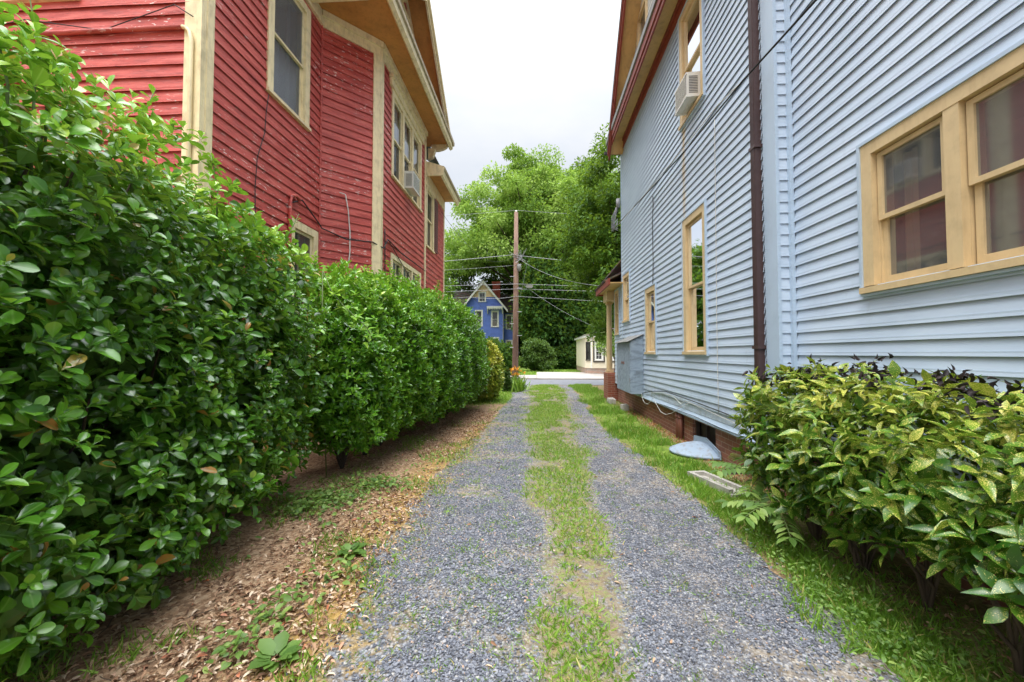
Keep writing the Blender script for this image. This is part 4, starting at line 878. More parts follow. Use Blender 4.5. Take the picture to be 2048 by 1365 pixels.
def blob_surface(blobs, n, p=2.6, depth=.25, rough=.12, zmin=.2, freq=2.0):
    """points spread through the outer shell of a union of rounded, lumpy blobs"""
    out, nor, dep = [], [], []
    area = np.array([b[3] * b[4] + b[4] * b[5] + b[3] * b[5] for b in blobs]); cnt = (n * area / area.sum() * 1.6).astype(int)
    for i, b in enumerate(blobs):
        c = np.array(b[:3]); r = np.array(b[3:6]); u = rnd_unit(cnt[i])
        s = (np.abs(u) ** p).sum(1) ** (-1 / p); q = u * s[:, None]
        lump = 1 + rough * 2 * (fbm(u[:, 0] * freq * 2 + 5 * i + u[:, 2], u[:, 1] * freq * 2 + u[:, 2] * freq * 1.7) - .5)
        d = R.random(cnt[i]) ** 1.6 * depth
        pts = c + q * r * lump[:, None] * (1 - d / r.min())[:, None]
        nm = np.sign(q) * np.abs(q) ** (p - 1) / r; nm /= np.linalg.norm(nm, axis=1, keepdims=True)
        keep = pts[:, 2] > zmin
        for j, o in enumerate(blobs):
            if j != i: keep &= ((np.abs((pts - np.array(o[:3])) / np.array(o[3:6])) ** p).sum(1) ** (1 / p)) > .86
        out.append(pts[keep]); nor.append(nm[keep]); dep.append(d[keep])
    return np.concatenate(out), np.concatenate(nor), np.concatenate(dep)

def stems(parent, base, tips, r0, mat, name='branch', wig=.12):
    mb = MB()
    for t in tips:
        t = np.array(t, float); b = np.array(min(base, key=lambda q: abs(q[1] - t[1]) + random.uniform(0, .5)), float); pts = []
        k = 6
        for i in range(k + 1):
            s = i / k; q = b * (1 - s) + t * s; q[2] = b[2] + (t[2] - b[2]) * s ** .8
            if 0 < i < k: q = q + R.normal(size=3) * wig * .35
            pts.append(q)
        mb.tube(pts, np.linspace(r0, r0 * .22, k + 1), 6, False)
    return mb.build(name, mat, parent, True)

# the near big-leaved evergreen
B1 = [(-3.1, .5, 1.65, 1.15, 1.2, 1.4), (-3.05, 1.7, 1.72, 1.08, 1.1, 1.46), (-3.08, 2.7, 1.75, 1.02, 1.1, 1.48), (-3.15, 3.62, 1.5, .95, .98, 1.4), (-2.72, 1.5, .72, .78, 1.1, .66), (-2.78, 2.65, .76, .72, 1.0, .68)]
near = empty('evergreen_shrub', (-3.0, 2.2, 0), 'large dark glossy evergreen shrub with big leaves beside the red house corner', 'shrub', 'evergreen shrubs along the red house')
P, N, d = blob_surface(B1, 15500, 2.8, .5, .16, .05, 1.6)
m = (N[:, 0] > -.45); P, N, d = P[m], N[m], d[m]
patch = fbm(P[:, 1] * 1.6 + 3, P[:, 2] * 1.6)
keep = (patch > .43) | (R.random(len(P)) < .30); P, N, d = P[keep], N[keep], d[keep]
b, D, Nn = rosettes(P, N, 7, .06, (.35, 1.35), .25, .55)
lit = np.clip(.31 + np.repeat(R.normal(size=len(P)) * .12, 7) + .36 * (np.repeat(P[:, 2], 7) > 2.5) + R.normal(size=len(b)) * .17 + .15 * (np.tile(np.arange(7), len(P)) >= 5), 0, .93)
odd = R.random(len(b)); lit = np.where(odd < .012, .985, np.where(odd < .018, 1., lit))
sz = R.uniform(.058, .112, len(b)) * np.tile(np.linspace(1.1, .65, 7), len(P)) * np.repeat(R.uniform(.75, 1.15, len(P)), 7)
drop = R.random(len(b)) > .14
q0 = R.random(len(b)) < .5
for tm, q in ((OBOV, q0), (OBOV2, ~q0)):
    w = q & drop
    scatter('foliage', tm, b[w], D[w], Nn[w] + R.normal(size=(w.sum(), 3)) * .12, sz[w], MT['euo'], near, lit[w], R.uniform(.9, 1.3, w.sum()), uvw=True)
ii = R.integers(0, len(P), 150); tips = P[ii] - N[ii] * .3
stems(near, [(-3.0, y, -.05) for y in (1.0, 1.6, 2.2, 2.9, 3.4)], tips, .024, MT['bark'])
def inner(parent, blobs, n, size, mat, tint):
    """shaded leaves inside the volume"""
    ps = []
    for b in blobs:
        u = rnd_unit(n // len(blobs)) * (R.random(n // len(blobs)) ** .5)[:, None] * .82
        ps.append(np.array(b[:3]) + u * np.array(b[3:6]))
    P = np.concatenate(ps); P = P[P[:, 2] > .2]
    scatter('inner_foliage', CARD, P, rnd_unit(len(P)), rnd_unit(len(P)), R.uniform(.8, 1.4, len(P)) * size, mat, parent, np.clip(tint + R.normal(size=len(P)) * .1, 0, 1), 1.4, False)  # low tint puts the shade of the interior into the leaf colour
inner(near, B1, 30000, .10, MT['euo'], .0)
# leggy shoots standing above its top
sp, sn = [], []
for (x, y, z, h) in ((-2.35, 1.62, 2.75, .55), (-2.6, 1.95, 2.9, .45), (-2.7, 2.5, 3.0, .4), (-2.5, 1.5, 2.7, .3), (-2.6, 3.1, 2.9, .3), (-2.5, 3.8, 2.6, .35), (-2.4, 1.75, 2.75, .36)):
    sh = MB(); ln = np.array([random.uniform(-.15, .15), random.uniform(-.15, .15), h]); sh.tube([(x, y, z - .4), (x, y, z), np.array([x, y, z]) + ln], [.007, .006, .003], 5)
    for k in range(int(h / .035)): sp.append(np.array([x, y, z]) + ln * (k * .035 / h) ); sn.append((random.uniform(-1, 1), random.uniform(-1, 1), .7))
    sh.build('shoot', MT['stem_green'], near, True)
sp = np.array(sp); sn = np.array(sn); sp2 = np.repeat(sp, 2, 0); sd = np.repeat(sn, 2, 0) * np.tile([[1, 1, 1], [-1, -1, 1]], (len(sp), 1))
scatter('shoot_leaves', OBOV, sp2, sd, np.tile([[0., 0, 1]], (len(sp2), 1)) + R.normal(size=(len(sp2), 3)) * .2, R.uniform(.05, .08, len(sp2)), MT['euo'], near, R.uniform(.5, .9, len(sp2)), uvw=True)

def hedge(label, blobs, n, size, leafmat, seed_tint, tips, bases, k=6, depth=.45, wid=.9):
    t = empty('evergreen_shrub', (blobs[0][0], blobs[0][1], 0), label, 'shrub', 'evergreen shrubs along the red house')
    P, N, d = blob_surface(blobs, n, 2.4, depth, .24, .1, 2.3)
    vis = (N[:, 0] > -.55) & (P[:, 2] > .08 + .5 * fbm(P[:, 1] * 2.3, P[:, 0] * 2 + 3)) & ((fbm(P[:, 1] * 2.6, P[:, 2] * 2.6 + 6) > .40) | (R.random(len(P)) < .45)); P, N = P[vis], N[vis]
    b, D, Nn = rosettes(P, N, k, size * .7, (.3, 1.3), .15, .6)
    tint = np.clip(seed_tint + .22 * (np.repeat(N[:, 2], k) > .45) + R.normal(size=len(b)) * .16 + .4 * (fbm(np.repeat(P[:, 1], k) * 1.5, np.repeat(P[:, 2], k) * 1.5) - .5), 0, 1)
    scatter('foliage', OVAL, b, D, Nn, R.uniform(.75, 1.3, len(b)) * size, leafmat, t, tint, wid)
    ti = np.where(P[:, 2] > 2.35)[0]; ti = ti[R.integers(0, len(ti), 70)]; mb = MB(); sp, sd = [], []
    for i in ti:
        h = R.uniform(.08, .34); ln = np.array([R.normal() * .25 * h, R.normal() * .25 * h, h]); mb.tube([P[i] - [0, 0, .1], P[i] + ln], .004, 4)
        for s_ in np.arange(0, 1.01, .045 / h):
            for _ in range(3): sp.append(P[i] + ln * s_); sd.append([R.normal(), R.normal(), .5])
    mb.build('branch', MT['stem_green'], t); sp, sd = np.array(sp), np.array(sd)
    scatter('foliage', OVAL, sp, sd, np.array([0, 0, 1.]) + R.normal(size=sp.shape) * .3, R.uniform(.6, 1.1, len(sp)) * size, leafmat, t, R.uniform(.55, 1, len(sp)), wid)
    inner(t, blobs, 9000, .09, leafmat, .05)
    ii = R.integers(0, len(P), tips); stems(t, bases, P[ii] - N[ii] * .2, .022, MT['bark_dark'])
    return t
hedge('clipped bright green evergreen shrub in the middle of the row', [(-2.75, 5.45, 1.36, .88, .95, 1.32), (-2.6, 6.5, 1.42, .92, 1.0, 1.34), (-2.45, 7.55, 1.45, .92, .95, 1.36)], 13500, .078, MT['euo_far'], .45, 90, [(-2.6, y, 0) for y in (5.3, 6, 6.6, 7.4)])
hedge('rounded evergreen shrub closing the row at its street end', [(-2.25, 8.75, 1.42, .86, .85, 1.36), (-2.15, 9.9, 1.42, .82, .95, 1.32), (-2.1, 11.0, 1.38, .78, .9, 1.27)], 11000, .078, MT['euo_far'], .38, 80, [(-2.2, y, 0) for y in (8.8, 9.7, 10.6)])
gd = empty('golden_shrub', (-1.75, 13.0, 0), 'golden green leafy shrub past the end of the evergreen row', 'shrub')
P, N, d = blob_surface([(-1.75, 12.9, .95, .7, .8, .95)], 2600, 2.2, .3, .25, .1)
b, D, Nn = rosettes(P, N, 7, .05, (.4, 1.4), .3, .5); scatter('foliage', LANCE, b, D, Nn, R.uniform(.07, .13, len(b)), MT['gold'], gd, np.clip(.45 + .4 * (np.repeat(N[:, 2], 7) > .2) + R.normal(size=len(b)) * .2, 0, 1))
stems(gd, [(-1.75, 12.9, 0)], P[:30] - N[:30] * .1, .02, MT['bark_dark'])

# pale climbing vine between the near shrub and the next one
vn = empty('climbing_vine', (-2.3, 4.6, 0), 'pale green vine with pointed leaves trailing over the gap between the shrubs', 'vine')
vp = [np.array(p) for p in [(-2.55, 4.65, 2.55), (-2.42, 4.6, 2.3), (-2.28, 4.62, 2.12), (-2.12, 4.6, 1.98), (-1.98, 4.62, 1.85), (-1.92, 4.62, 1.72)]]
mb = MB(); mb.tube(vp, .006, 5); mb.tube([vp[0], (-2.6, 4.75, 1.6), (-2.6, 4.9, 0)], .008, 5); mb.build('stem', MT['stem_green'], vn, True)
VL = ([(0, 0, 0), (-.42, .12, .04), (-.2, .4, .02), (0, 1, -.1), (.2, .4, .02), (.42, .12, .04), (0, .35, -.03)], [(0, 6, 2, 1), (6, 3, 2), (6, 4, 3), (0, 5, 4, 6)])
vb = np.array([vp[i] * (1 - f) + vp[i + 1] * f for i in range(5) for f in np.linspace(0, .85, 9)]) + R.normal(size=(45, 3)) * [.06, .03, .07]
vd = R.normal(size=(45, 3)) * [.6, .3, .4] + [.35, -.25, -.1]
scatter('foliage', VL, vb, vd, np.tile([[.25, -.5, .8]], (45, 1)) + R.normal(size=(45, 3)) * .2, R.uniform(.06, .12, 45), MT['vine'], vn, R.random(45), smooth=False)

# speckled shrub at the right
AU = [(2.34, 3.42, .86, .50, .70, .60), (2.33, 2.55, .84, .54, .72, .57), (2.36, 1.6, .86, .56, .75, .54), (2.4, .7, .86, .56, .8, .54)]
au = empty('speckled_shrub', (2.35, 2.6, 0), 'broad leaved shrub with yellow speckled leaves against the blue wall', 'shrub')
P, N, d = blob_surface(AU, 1900, 2.6, .28, .2, .34, 1.8)
m = (P[:, 0] < 2.68) & (P[:, 2] > .34 + .24 * sst(2.9, 1.9, P[:, 1])); P, N = P[m], N[m]
k = 8; b, D, Nn = rosettes(P, N, k, .10, (.55, 1.5), .45, .62)
tint = np.clip(.22 + .5 * np.repeat(np.clip((P[:, 2] - .75) / .55, 0, 1), k) + np.repeat(R.normal(size=len(P)) * .15, k) + R.normal(size=len(b)) * .2, 0, 1)  # lower leaves darker in colour, shade painted in; upper ones yellower
b[:, 0] = np.minimum(b[:, 0], 2.66)
sz = R.uniform(.07, .135, len(b)) * np.repeat(R.uniform(.75, 1.1, len(P)), k); q0 = R.random(len(b)) < .55; drop = R.random(len(b)) > .1
for tm, q in ((LANCE, q0), (LANCE2, ~q0)):
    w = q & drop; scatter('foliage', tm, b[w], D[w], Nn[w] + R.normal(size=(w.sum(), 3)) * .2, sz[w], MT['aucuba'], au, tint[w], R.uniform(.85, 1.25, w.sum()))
top = P[(P[:, 2] > 1.28) & (R.random(len(P)) < .5)]
top = np.repeat(top, 7, 0) + R.normal(size=(len(top) * 7, 3)) * [.045, .045, .03] + [.04, 0, .015]; top[:, 0] = np.minimum(top[:, 0], 2.66)
WILT = leaf_template([(.2, .16), (.5, .24), (.8, .2)], .75, .9)
scatter('wilted_leaves', WILT, top, R.normal(size=(len(top), 3)) + [0, 0, .35], rnd_unit(len(top)), R.uniform(.03, .06, len(top)), MT['wilted'], au, R.random(len(top)))
stems(au, [(2.4 + random.uniform(-.12, .12), y, -.03) for y in (.6, 1.2, 1.7, 2.1, 2.6, 3.0, 3.5)], (P - N * .12)[R.integers(0, len(P), 70)], .012, MT['bark'], wig=.08)

def pinnate_plant(x, y, label, fronds, h):
    t = empty('seedling_tree', (x, y, 0), label, 'plant', 'pinnate seedlings by the splash block')
    mb = MB(); mb.tube([(x, y, 0), (x + .02, y, h)], [.008, .004], 6); LB, LD = [], []
    for a, l, z0, rise in fronds:
        dv = np.array([math.cos(a), math.sin(a), 0]); p0 = np.array([x + .01, y, z0]); pts = [p0 + dv * l * s + np.array([0, 0, rise * s - .35 * l * s * s]) for s in np.linspace(0, 1, 7)]
        mb.tube(pts, .0035, 5); sd = np.array([-dv[1], dv[0], 0])
        for s in np.linspace(.25, 1, 8):
            q = p0 + dv * l * s + np.array([0, 0, rise * s - .35 * l * s * s])
            for sg in (1, -1): LB.append(q); LD.append(sd * sg + dv * .45 + np.array([0, 0, -.15]))
        LB.append(pts[-1]); LD.append(dv)
    mb.build('stem', MT['stem_green'], t, True); LB = np.array(LB); LD = np.array(LD)
    scatter('leaflets', LANCE, LB, LD, np.tile([[0., 0, 1]], (len(LB), 1)) + R.normal(size=(len(LB), 3)) * .15, R.uniform(.09, .125, len(LB)), MT['weed'], t, R.random(len(LB)), 1.1)
pinnate_plant(2.12, 3.95, 'pinnate leaved seedling reaching over the splash block', [(3.3, .42, .42, .18), (2.7, .36, .40, .2), (4.0, .40, .36, .12), (1.8, .3, .42, .2), (5.0, .34, .38, .15)], .45)
pinnate_plant(1.98, 3.45, 'lower pinnate leaved seedling in front of the speckled shrub', [(3.6, .38, .30, .1), (2.6, .36, .28, .1), (4.4, .36, .26, .06), (1.6, .3, .3, .1)], .32)

# ------------------------------------------------------------------ trees
def tree(name, label, cat, base, trunk_h, r0, crown, n_clump, per, size, leafmat, barkmat, group=None, csize=1.3, flat=.6, tint0=.4, zmin=2.0, cull=None):
    """tapered trunk with limbs into a crown of many leaf clumps spread through its volume"""
    t = empty(name, base, label, cat, group); base = np.array(base, float); c = np.array(crown[:3]); r = np.array(crown[3:])
    u = rnd_unit(n_clump); q = u * (R.random(n_clump) ** .42)[:, None]
    q *= (1 + .35 * (fbm(u[:, 0] * 3 + 4, u[:, 2] * 3 + u[:, 1] * 2) - .5) * 2)[:, None]
    cl = c + q * r; cl = cl[cl[:, 2] > zmin]
    if cull is not None: cl = cl[cull(cl)]
    mb = MB(); fork = base + np.array([0, 0, trunk_h]); mb.tube([base + np.array([0, 0, -.2]), base + np.array([.02, 0, trunk_h * .5]), fork, c + np.array([0, 0, r[2] * .4])], [r0 * 1.25, r0, r0 * .85, r0 * .2], 10)
    for e in cl[R.integers(0, len(cl), min(60, len(cl)))]:
        s = fork + (c - fork) * R.random() * .7; mid = (s + e) / 2 + np.array([0, 0, -.06 * np.linalg.norm(e - s)]) + R.normal(size=3) * .12 * csize
        mb.tube([s, mid, e], [r0 * .35, r0 * .2, r0 * .05], 6, False)
    mb.build('trunk', barkmat, t, True)
    cs = csize * R.uniform(.6, 1.35, len(cl)); P = np.repeat(cl, per, 0); off = rnd_unit(len(P)) * (R.random(len(P)) ** .5)[:, None]
    off[:, 2] *= flat; off[:, 2] -= .22 * (off[:, 0] ** 2 + off[:, 1] ** 2)
    P = P + off * np.repeat(cs, per)[:, None]
    Dv = off * .8 + rnd_unit(len(P)) * .7 + np.array([0, 0, -.25]); Nv = np.array([0, 0, 1.]) + R.normal(size=(len(P), 3)) * .55
    tint = np.clip(tint0 + np.repeat(R.normal(size=len(cl)) * .2, per) + R.normal(size=len(P)) * .16, 0, 1)
    m = P[:, 2] > zmin * .6
    scatter('crown', CARD, P[m], Dv[m], Nv[m], R.uniform(.7, 1.3, m.sum()) * size, leafmat, t, tint[m], smooth=False)
    return t
tree('shade_tree', 'huge spreading light green shade tree behind the utility pole', 'tree', (1.6, 50, 0), 7, .75, (1.2, 50, 15.2, 13.0, 9.5, 10.8), 430, 500, .34, MT['pecan'], MT['bark_dark'], csize=1.75, flat=.6, tint0=.6, zmin=5.0, cull=lambda c: (c[:, 0] > -1.2) | (c[:, 2] > 12.5))
tree('front_yard_tree', 'bright yellow green tree leaning past the far corner of the blue house', 'tree', (3.7, 17.2, 0), 3, .16, (3.9, 17.2, 6.4, 2.6, 2.6, 4.2), 190, 300, .15, MT['magnolia'], MT['bark'], csize=.62, flat=.7, tint0=.36, zmin=2.0)
tree('small_yard_tree', 'small thin leaved tree in front of the cream house bay', 'tree', (5.3, 27.0, 0), 1.2, .06, (4.9, 27.0, 2.3, .9, .9, 1.1), 40, 60, .13, MT['pecan'], MT['bark'], csize=.4, tint0=.45, zmin=.9)
tree('street_tree', 'leafy street tree seen only as a reflection in the tall tan windows', 'tree', (-12.6, 40, 0), 2.5, .3, (-12.6, 40, 6.6, 4.0, 4.5, 6.0), 200, 120, .4, MT['magnolia'], MT['bark_dark'], csize=1.1, tint0=.35, zmin=1.5)
und = [('ivy clad dark tree right behind the utility pole', (1.0, 41, 0), (1.1, 41, 6.0, 2.3, 2.2, 5.6), 120, .40), ('dark tree filling the gap left of the blue gable roof', (-11, 58, 0), (-10, 58, 9, 6.5, 4, 8.5), 130, .2), ('dark tree standing behind the red chimney', (-4.5, 60, 0), (-4, 60, 9, 5, 4, 8.5), 120, .25),
       ('mid green understory tree over the concrete drive', (4.2, 43, 0), (4.2, 43, 4.6, 3.4, 2.5, 4.6), 110, .45), ('dark understory tree left of the cream house', (7.5, 47, 0), (7.5, 47, 6.5, 4.5, 3, 6.5), 130, .3), ('dark tree far behind the small yard tree', (13, 52, 0), (12.5, 52, 9, 6, 4, 9), 110, .35), ('shaded tree at the back of the gap beyond the drive', (1.5, 58, 0), (2.0, 58, 6.5, 6, 4, 6.5), 130, .2)]
for lab, bs, cr_, n, tt in und:
    tree('understory_tree', lab, 'tree', bs, 2.5, .3, cr_, n, 130, .42, MT['shade_leaf'], MT['bark_dark'], 'dark trees across the street', csize=1.35, flat=.75, tint0=tt, zmin=.4)
def bush(name, label, blobs, n, size, mat, tint, tmpl=CARD, group=None, per=5, depth=.5):
    t = empty(name, (blobs[0][0], blobs[0][1], 0), label, 'shrub', group)
    P, N, d = blob_surface(blobs, n, 2.0, depth, .5, .03)
    b, D, Nn = rosettes(P, N, per, size * .5, (.3, 1.4), .1, .4)
    scatter('foliage', tmpl, b, D, Nn, R.uniform(.7, 1.3, len(b)) * size, mat, t, np.clip(tint + R.normal(size=len(b)) * .2, 0, 1), smooth=False)
    stems(t, [(blobs[0][0], blobs[0][1], -.03)], P[:25] - N[:25] * .2, .03, MT['bark_dark'])
    return t
gs = 'shrubs across the street'
bush('conifer_shrub', 'spreading feathery green conifer right of the pole base', [(.2 + 1.1 * math.sin(2.4 * i) * (1 - i / 16), 33.5 + .5 * math.cos(2.4 * i), .45 + .19 * i, .75, .6, .42) for i in range(11)], 3600, .17, MT['conifer'], .5, group=gs)
bush('garden_shrub', 'dark green shrub left of the pole base across the street', [(-2.6, 31, 1.1, 1.2, 1, 1.2), (-3.6, 31.5, 1.3, 1.2, 1, 1.3)], 2200, .2, MT['shade_leaf'], .45, group=gs)
bush('garden_shrub', 'low dark shrubs at the foot of the trees beyond the drive', [(3.0, 39, .9, 2.4, 1, 1.2), (5.2, 40, 1.2, 2.0, 1, 1.5)], 2600, .26, MT['shade_leaf'], .2, group=gs)
bush('dwarf_conifer', 'small upright columnar conifer beside the flowers at the drive end', [(-1.14, 16.0, .42, .16, .16, .46), (-1.14, 16.0, .75, .1, .1, .2)], 700, .07, MT['conifer'], .35, depth=.1)
fl = empty('daylily_clump', (-.85, 16.4, 0), 'clump of orange daylilies with strappy leaves beside the dwarf conifer', 'flowers')
BLADE = ([(-.05, 0, 0), (.05, 0, 0), (-.04, .5, .02), (.04, .5, .02), (0, 1, -.18)], [(0, 1, 3, 2), (2, 3, 4)])
n = 220; bp = np.stack([-.85 + R.normal(size=n) * .16, 16.5 + R.normal(size=n) * .25, np.zeros(n)], 1); bd = R.normal(size=(n, 3)) * [.35, .35, 0] + [0, 0, 1]
scatter('leaf_blades', BLADE, bp, bd, rnd_unit(n) * [1, 1, .1], R.uniform(.4, .75, n), MT['grass'], fl, R.random(n) * .8, 1.0, False)
mb = MB(); fp = []
for k in range(26):
    x, y = -.85 + random.gauss(0, .16), 16.5 + random.gauss(0, .25); z = random.uniform(.6, .95); mb.tube([(x, y, 0), (x + .03, y, z)], .006, 4); fp.append((x + .03, y, z))
mb.build('stem', MT['stem_green'], fl); fp = np.repeat(np.array(fp), 6, 0); scatter('flower', CARD, fp, R.normal(size=(len(fp), 3)) + [0, 0, .6], rnd_unit(len(fp)), .09, MT['flower'], fl, R.random(len(fp)), smooth=False)

# ------------------------------------------------------------------ grass, weeds, litter, stones
GB = ([(-.035, 0, 0), (.035, 0, 0), (-.03, .35, .02), (.03, .35, .02), (-.018, .7, -.04), (.018, .7, -.04), (0, 1, -.16)], [(0, 1, 3, 2), (2, 3, 5, 4), (4, 5, 6)])
def blades(n, fx, fy, dens, size, spread=.5):
    X = fx(n); Y = fy(n); k = R.random(n) < dens(X, Y); X, Y = X[k], Y[k]; n = len(X)
    P = np.stack([X, Y, np.full(n, .002)], 1); D = R.normal(size=(n, 3)) * [spread, spread, 0] + [0, 0, 1]
    return P, D, size(X, Y, n)
sets = []
U = lambda a, b: (lambda n: R.uniform(a, b, n))
farY = lambda a, b: (lambda n: a + (b - a) * R.random(n) ** 1.5)
# right verge
sets.append(blades(75000, U(1.2, 2.68), farY(2.2, 19.5), lambda X, Y: sst(-.12, .18, X - edgeR(Y) + .75 * (fbm(X * 2, Y * 2) - .5)) * (1 - .93 * sst(2.2, 2.45, X) * (Y < 11.5)) * (.12 + .88 * sst(.38, .6, fbm(X * 1.9, Y * 1.6 + 8))) * (1 - .9 * sst(1.95, 2.2, X) * (Y < 4.3)) * ((np.abs(X - 2.13) > .2) | (np.abs(Y - 4.86) > .36)) * ((np.abs(X - 2.33) > .34) | (np.abs(Y - 6.4) > .47)),
                   lambda X, Y, n: R.uniform(.03, .10, n) * (1 + .35 * (fbm(X * 3, Y * 3) - .5) * 2) * (1 + Y * .02), .55))
sets.append(blades(24000, U(1.35, 2.6), farY(1.3, 5.0), lambda X, Y: sst(-.1, .15, X - edgeR(Y) + .3 * (fbm(X * 3, Y * 3) - .5)) * (1 - .75 * sst(1.95, 2.35, X)), lambda X, Y, n: R.uniform(.02, .09, n), .7))
# centre strip
def cden(X, Y):
    c = (cenL(Y) + cenR(Y)) / 2; h = (cenR(Y) - cenL(Y)) / 2
    return sst(1.15, .35, np.abs(X - c) / h + 1.3 * (fbm(X * 2.2, Y * 1.4) - .5)) * sst(.29, .52, fbm(X * 3.1 + 5, Y * 2.3)) * (.85 + .15 * sst(2.6, 6.5, Y))
sets.append(blades(150000, U(-.6, 1.5), farY(1.6, 19.6), cden, lambda X, Y, n: R.uniform(.025, .075, n) * (1 + Y * .02), 1.1))
# stray tufts in the gravel
tx = np.where(R.random(1500) < .75, R.uniform(-1.3, .25, 1500), R.uniform(.2, 1.7, 1500)); ty = 1.6 + 10 * R.random(1500) ** 1.4; tk = R.integers(0, 1500, 24000)
Pt = np.stack([tx[tk] + R.normal(size=24000) * .028, ty[tk] + R.normal(size=24000) * .028, np.full(24000, .004)], 1)
sets.append((Pt, R.normal(size=(24000, 3)) * [1, 1, 0] + [0, 0, .8], R.uniform(.012, .045, 24000)))
# left lawn and far verge
sets.append(blades(42000, U(-7, -.6), U(10.8, 19.6), lambda X, Y: sst(11.2, 12.6, Y + 2 * (fbm(X, Y) - .5)) * (X < edgeL(Y) + .1 * R.normal(size=len(X))), lambda X, Y, n: R.uniform(.05, .11, n), .7))
sets.append(blades(26000, U(-9, 14), U(26.8, 36), lambda X, Y: 1. * ((X < .1) | (X > 9) | (Y > 31.6)), lambda X, Y, n: R.uniform(.1, .22, n), .7))
sets.append(blades(14000, U(-2.8, -1.0), farY(1.8, 9), lambda X, Y: sst(.5, .62, fbm(X * 2.5, Y * 2.5)), lambda X, Y, n: R.uniform(.03, .09, n), .6))
for i, (P, D, s) in enumerate(sets):
    t = np.clip(.42 + .5 * (fbm(P[:, 0] * 1.7, P[:, 1] * 1.1) - .5) + R.normal(size=len(P)) * .17 + (.12 if i == 2 else -.06 if i < 2 else .0) + (.05 if i in (4, 5) else 0), 0, .9)
    t = np.where(R.random(len(P)) < .07, 1., t)
    scatter('grass', GB, P, D, rnd_unit(len(P)) * [1, 1, .15], s, MT['grass'], None, t, R.uniform(1., 2.2, len(P)) if i != 2 else R.uniform(1.4, 2.8, len(P)), False, 'stuff')
# low nettles and clover
def cover(n, pts, size, name):
    P = []
    for (x, y, rx, ry, m) in pts: P.append(np.stack([x + R.normal(size=m) * rx, y + R.normal(size=m) * ry, R.uniform(.015, .1, m)], 1))
    P = np.concatenate(P); D = R.normal(size=P.shape) * [1, 1, .25]; N = np.array([0, 0, 1.]) + R.normal(size=P.shape) * .35
    scatter(name, OVAL, P, D, N, R.uniform(.6, 1.3, len(P)) * size, MT['weed'], None, R.random(len(P)), 1.25, kind='stuff')
cover(0, [(-2.2, 4.1, .25, .16, 620), (-1.85, 4.6, .22, .14, 420), (-2.3, 3.8, .12, .1, 160), (-1.75, 3.5, .3, .3, 90), (-1.5, 5.5, .2, .6, 120), (-1.5, 2.35, .1, .12, 90), (-1.35, 2.75, .12, .12, 80), (-1.55, 2.0, .08, .08, 60)], .05, 'ground_cover')
cover(0, [(1.75, 2.2, .13, .5, 700), (1.85, 2.9, .12, .4, 400), (2.15, 1.9, .25, .5, 520)], .028, 'clover')
for (x, y, lab) in ((-1.30, 1.98, 'broad leaved weed in the leaf litter nearest the camera'), (-1.42, 3.05, 'dark broad leaved weed by the ochre moss edge')):
    t = empty('broadleaf_weed', (x, y, 0), lab, 'plant', 'broad leaved weeds in the litter'); n = 14
    a = np.arange(n) * 2.4; D = np.stack([np.cos(a), np.sin(a), R.uniform(.15, .7, n)], 1)
    scatter('leaves', OVAL, np.tile([[x, y, .015]], (n, 1)) + D * .02, D, np.tile([[0, 0, 1.]], (n, 1)) - D * .3, R.uniform(.07, .12, n), MT['weed'], t, R.random(n) * .6, 1.5)
# dry leaves
DRY = leaf_template([(.3, .17), (.7, .16)], .25, .5)
n = 19000; X = np.where(R.random(n) < .86, -1.0 - np.abs(R.normal(size=n)) * .75, R.uniform(1.8, 2.75, n)); Y = 1.3 + 9.5 * R.random(n) ** 1.7
k = ((X < edgeL(Y) + .12 * R.normal(size=n) + .05) & (R.random(n) < sst(.25, .5, fbm(X * 1.8, Y * 1.8)) * .85 + .15) & (X > -3.6)) | ((X > 1.95) & (Y < 4.4) & (R.random(n) < .6)); X, Y = X[k], Y[k]
P = np.stack([X, Y, R.uniform(.004, .022, len(X))], 1); D = R.normal(size=P.shape) * [1, 1, .16]; N = np.array([0, 0, 1.]) + R.normal(size=P.shape) * .38
scatter('leaf_litter', DRY, P, D, N, R.uniform(.017, .052, len(P)), MT['litter'], None, R.random(len(P)), R.uniform(.7, 1.2, len(P)), True, 'stuff')
n = 130; P = np.stack([R.uniform(-1.2, 1.9, n), 1.7 + 10 * R.random(n) ** 1.4, np.full(n, .02)], 1)
scatter('leaf_litter', DRY, P, R.normal(size=(n, 3)) * [1, 1, .1], np.array([0, 0, 1.]) + R.normal(size=(n, 3)) * .3, R.uniform(.025, .05, n), MT['litter'], None, R.random(n), .9, True, 'stuff')
n = 1500; Y = 4.6 + 7 * R.random(n); P = np.stack([2.62 - np.abs(R.normal(size=n)) * .13, Y, R.uniform(.004, .03, n)], 1)   # orange chips along the brick base
scatter('leaf_litter', DRY, P, R.normal(size=(n, 3)) * [1, 1, .2], np.array([0, 0, 1.]) + R.normal(size=(n, 3)) * .4, R.uniform(.02, .045, n), tint_mat('bark_chip', [(0., s2l(140, 84, 52)), (.6, s2l(196, 134, 84)), (1., s2l(216, 172, 128))]), None, R.random(n), .7, False, 'stuff')
mb = MB()          # fallen twigs among the leaves
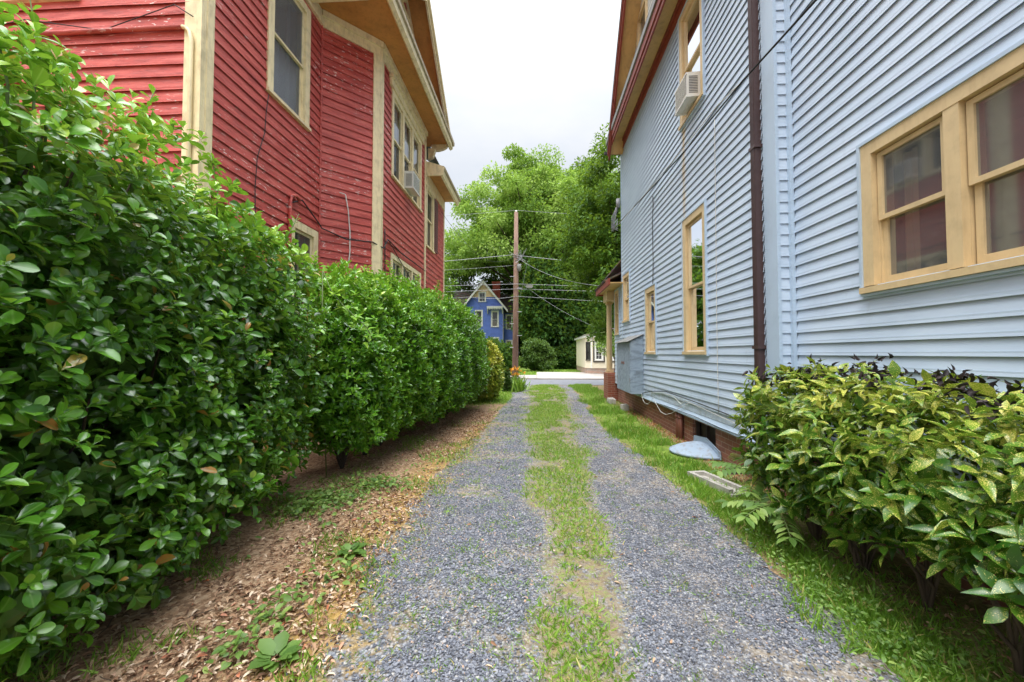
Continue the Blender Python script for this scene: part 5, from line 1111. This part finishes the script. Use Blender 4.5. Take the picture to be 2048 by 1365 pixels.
for k in range(70):
    x, y = random.uniform(-2.7, -1.15), random.uniform(1.5, 8); a = random.uniform(0, 6.3); l = random.uniform(.06, .22)
    mb.tube([(x, y, .012), (x + l * .5 * math.cos(a), y + l * .5 * math.sin(a), .022), (x + l * math.cos(a + .3), y + l * math.sin(a + .3), .012)], .0025, 4)
mb.build('twig_litter', MT['bark'], kind='stuff')
# crushed stone
import bmesh
bm = bmesh.new(); bmesh.ops.create_icosphere(bm, subdivisions=1, radius=.5); IV = np.array([v.co[:] for v in bm.verts]); IF = [tuple(v.index for v in f.verts) for f in bm.faces]; bm.free()
def stones(n, ya, yb, smin, smax, pw):
    Y = ya + (yb - ya) * R.random(n) ** pw; X = R.uniform(-1.45, 1.9, n); c = (cenL(Y) + cenR(Y)) / 2; h = (cenR(Y) - cenL(Y)) / 2
    w = sst(1.2, .5, np.abs(X - c) / h + .9 * (fbm(X * 2.2, Y * 1.4) - .5)); bare = sst(.56, .68, fbm(X * 1.5 + 9, Y * 1.5))
    e = np.minimum(X - edgeL(Y), edgeR(Y) - X) + .6 * (fbm(X * 2.5, Y * 2.5 + 4) - .5)
    k = R.random(n) < np.clip(sst(-.02, .34, e) * (1 - (.35 + .4 * sst(3, 6, Y)) * w) * (1 - .8 * bare) + .02, 0, 1); X, Y = X[k], Y[k]; m = len(X)
    P = np.stack([X, Y, R.uniform(.002, .012, m)], 1); s = R.uniform(smin, smax, m) * R.uniform(.7, 1.25, m) * (1 - .38 * np.exp(-((X - cenR(Y) - .42) / .3) ** 2)) * (1 + .7 * (R.random(m) < .03))
    return P, s
for (n, ya, yb, a, b_, pw) in ((135000, 1.55, 6.5, .007, .0165, 1.25), (36000, 6.0, 14, .013, .023, 1.2)):
    P, s = stones(n, ya, yb, a, b_, pw); g = R.integers(0, 4, len(P))
    for v in range(4):
        j = IV * (1 + R.normal(size=(len(IV), 1)) * .16) * [1.15, .85, .55]
        q = g == v; scatter('gravel', (j, IF), P[q], R.normal(size=(q.sum(), 3)) * [1, 1, .3], np.array([0, 0, 1.]) + R.normal(size=(q.sum(), 3)) * .3, s[q], MT['stone'], None, R.random(q.sum()), R.uniform(.8, 1.3, q.sum()), False, 'stuff')
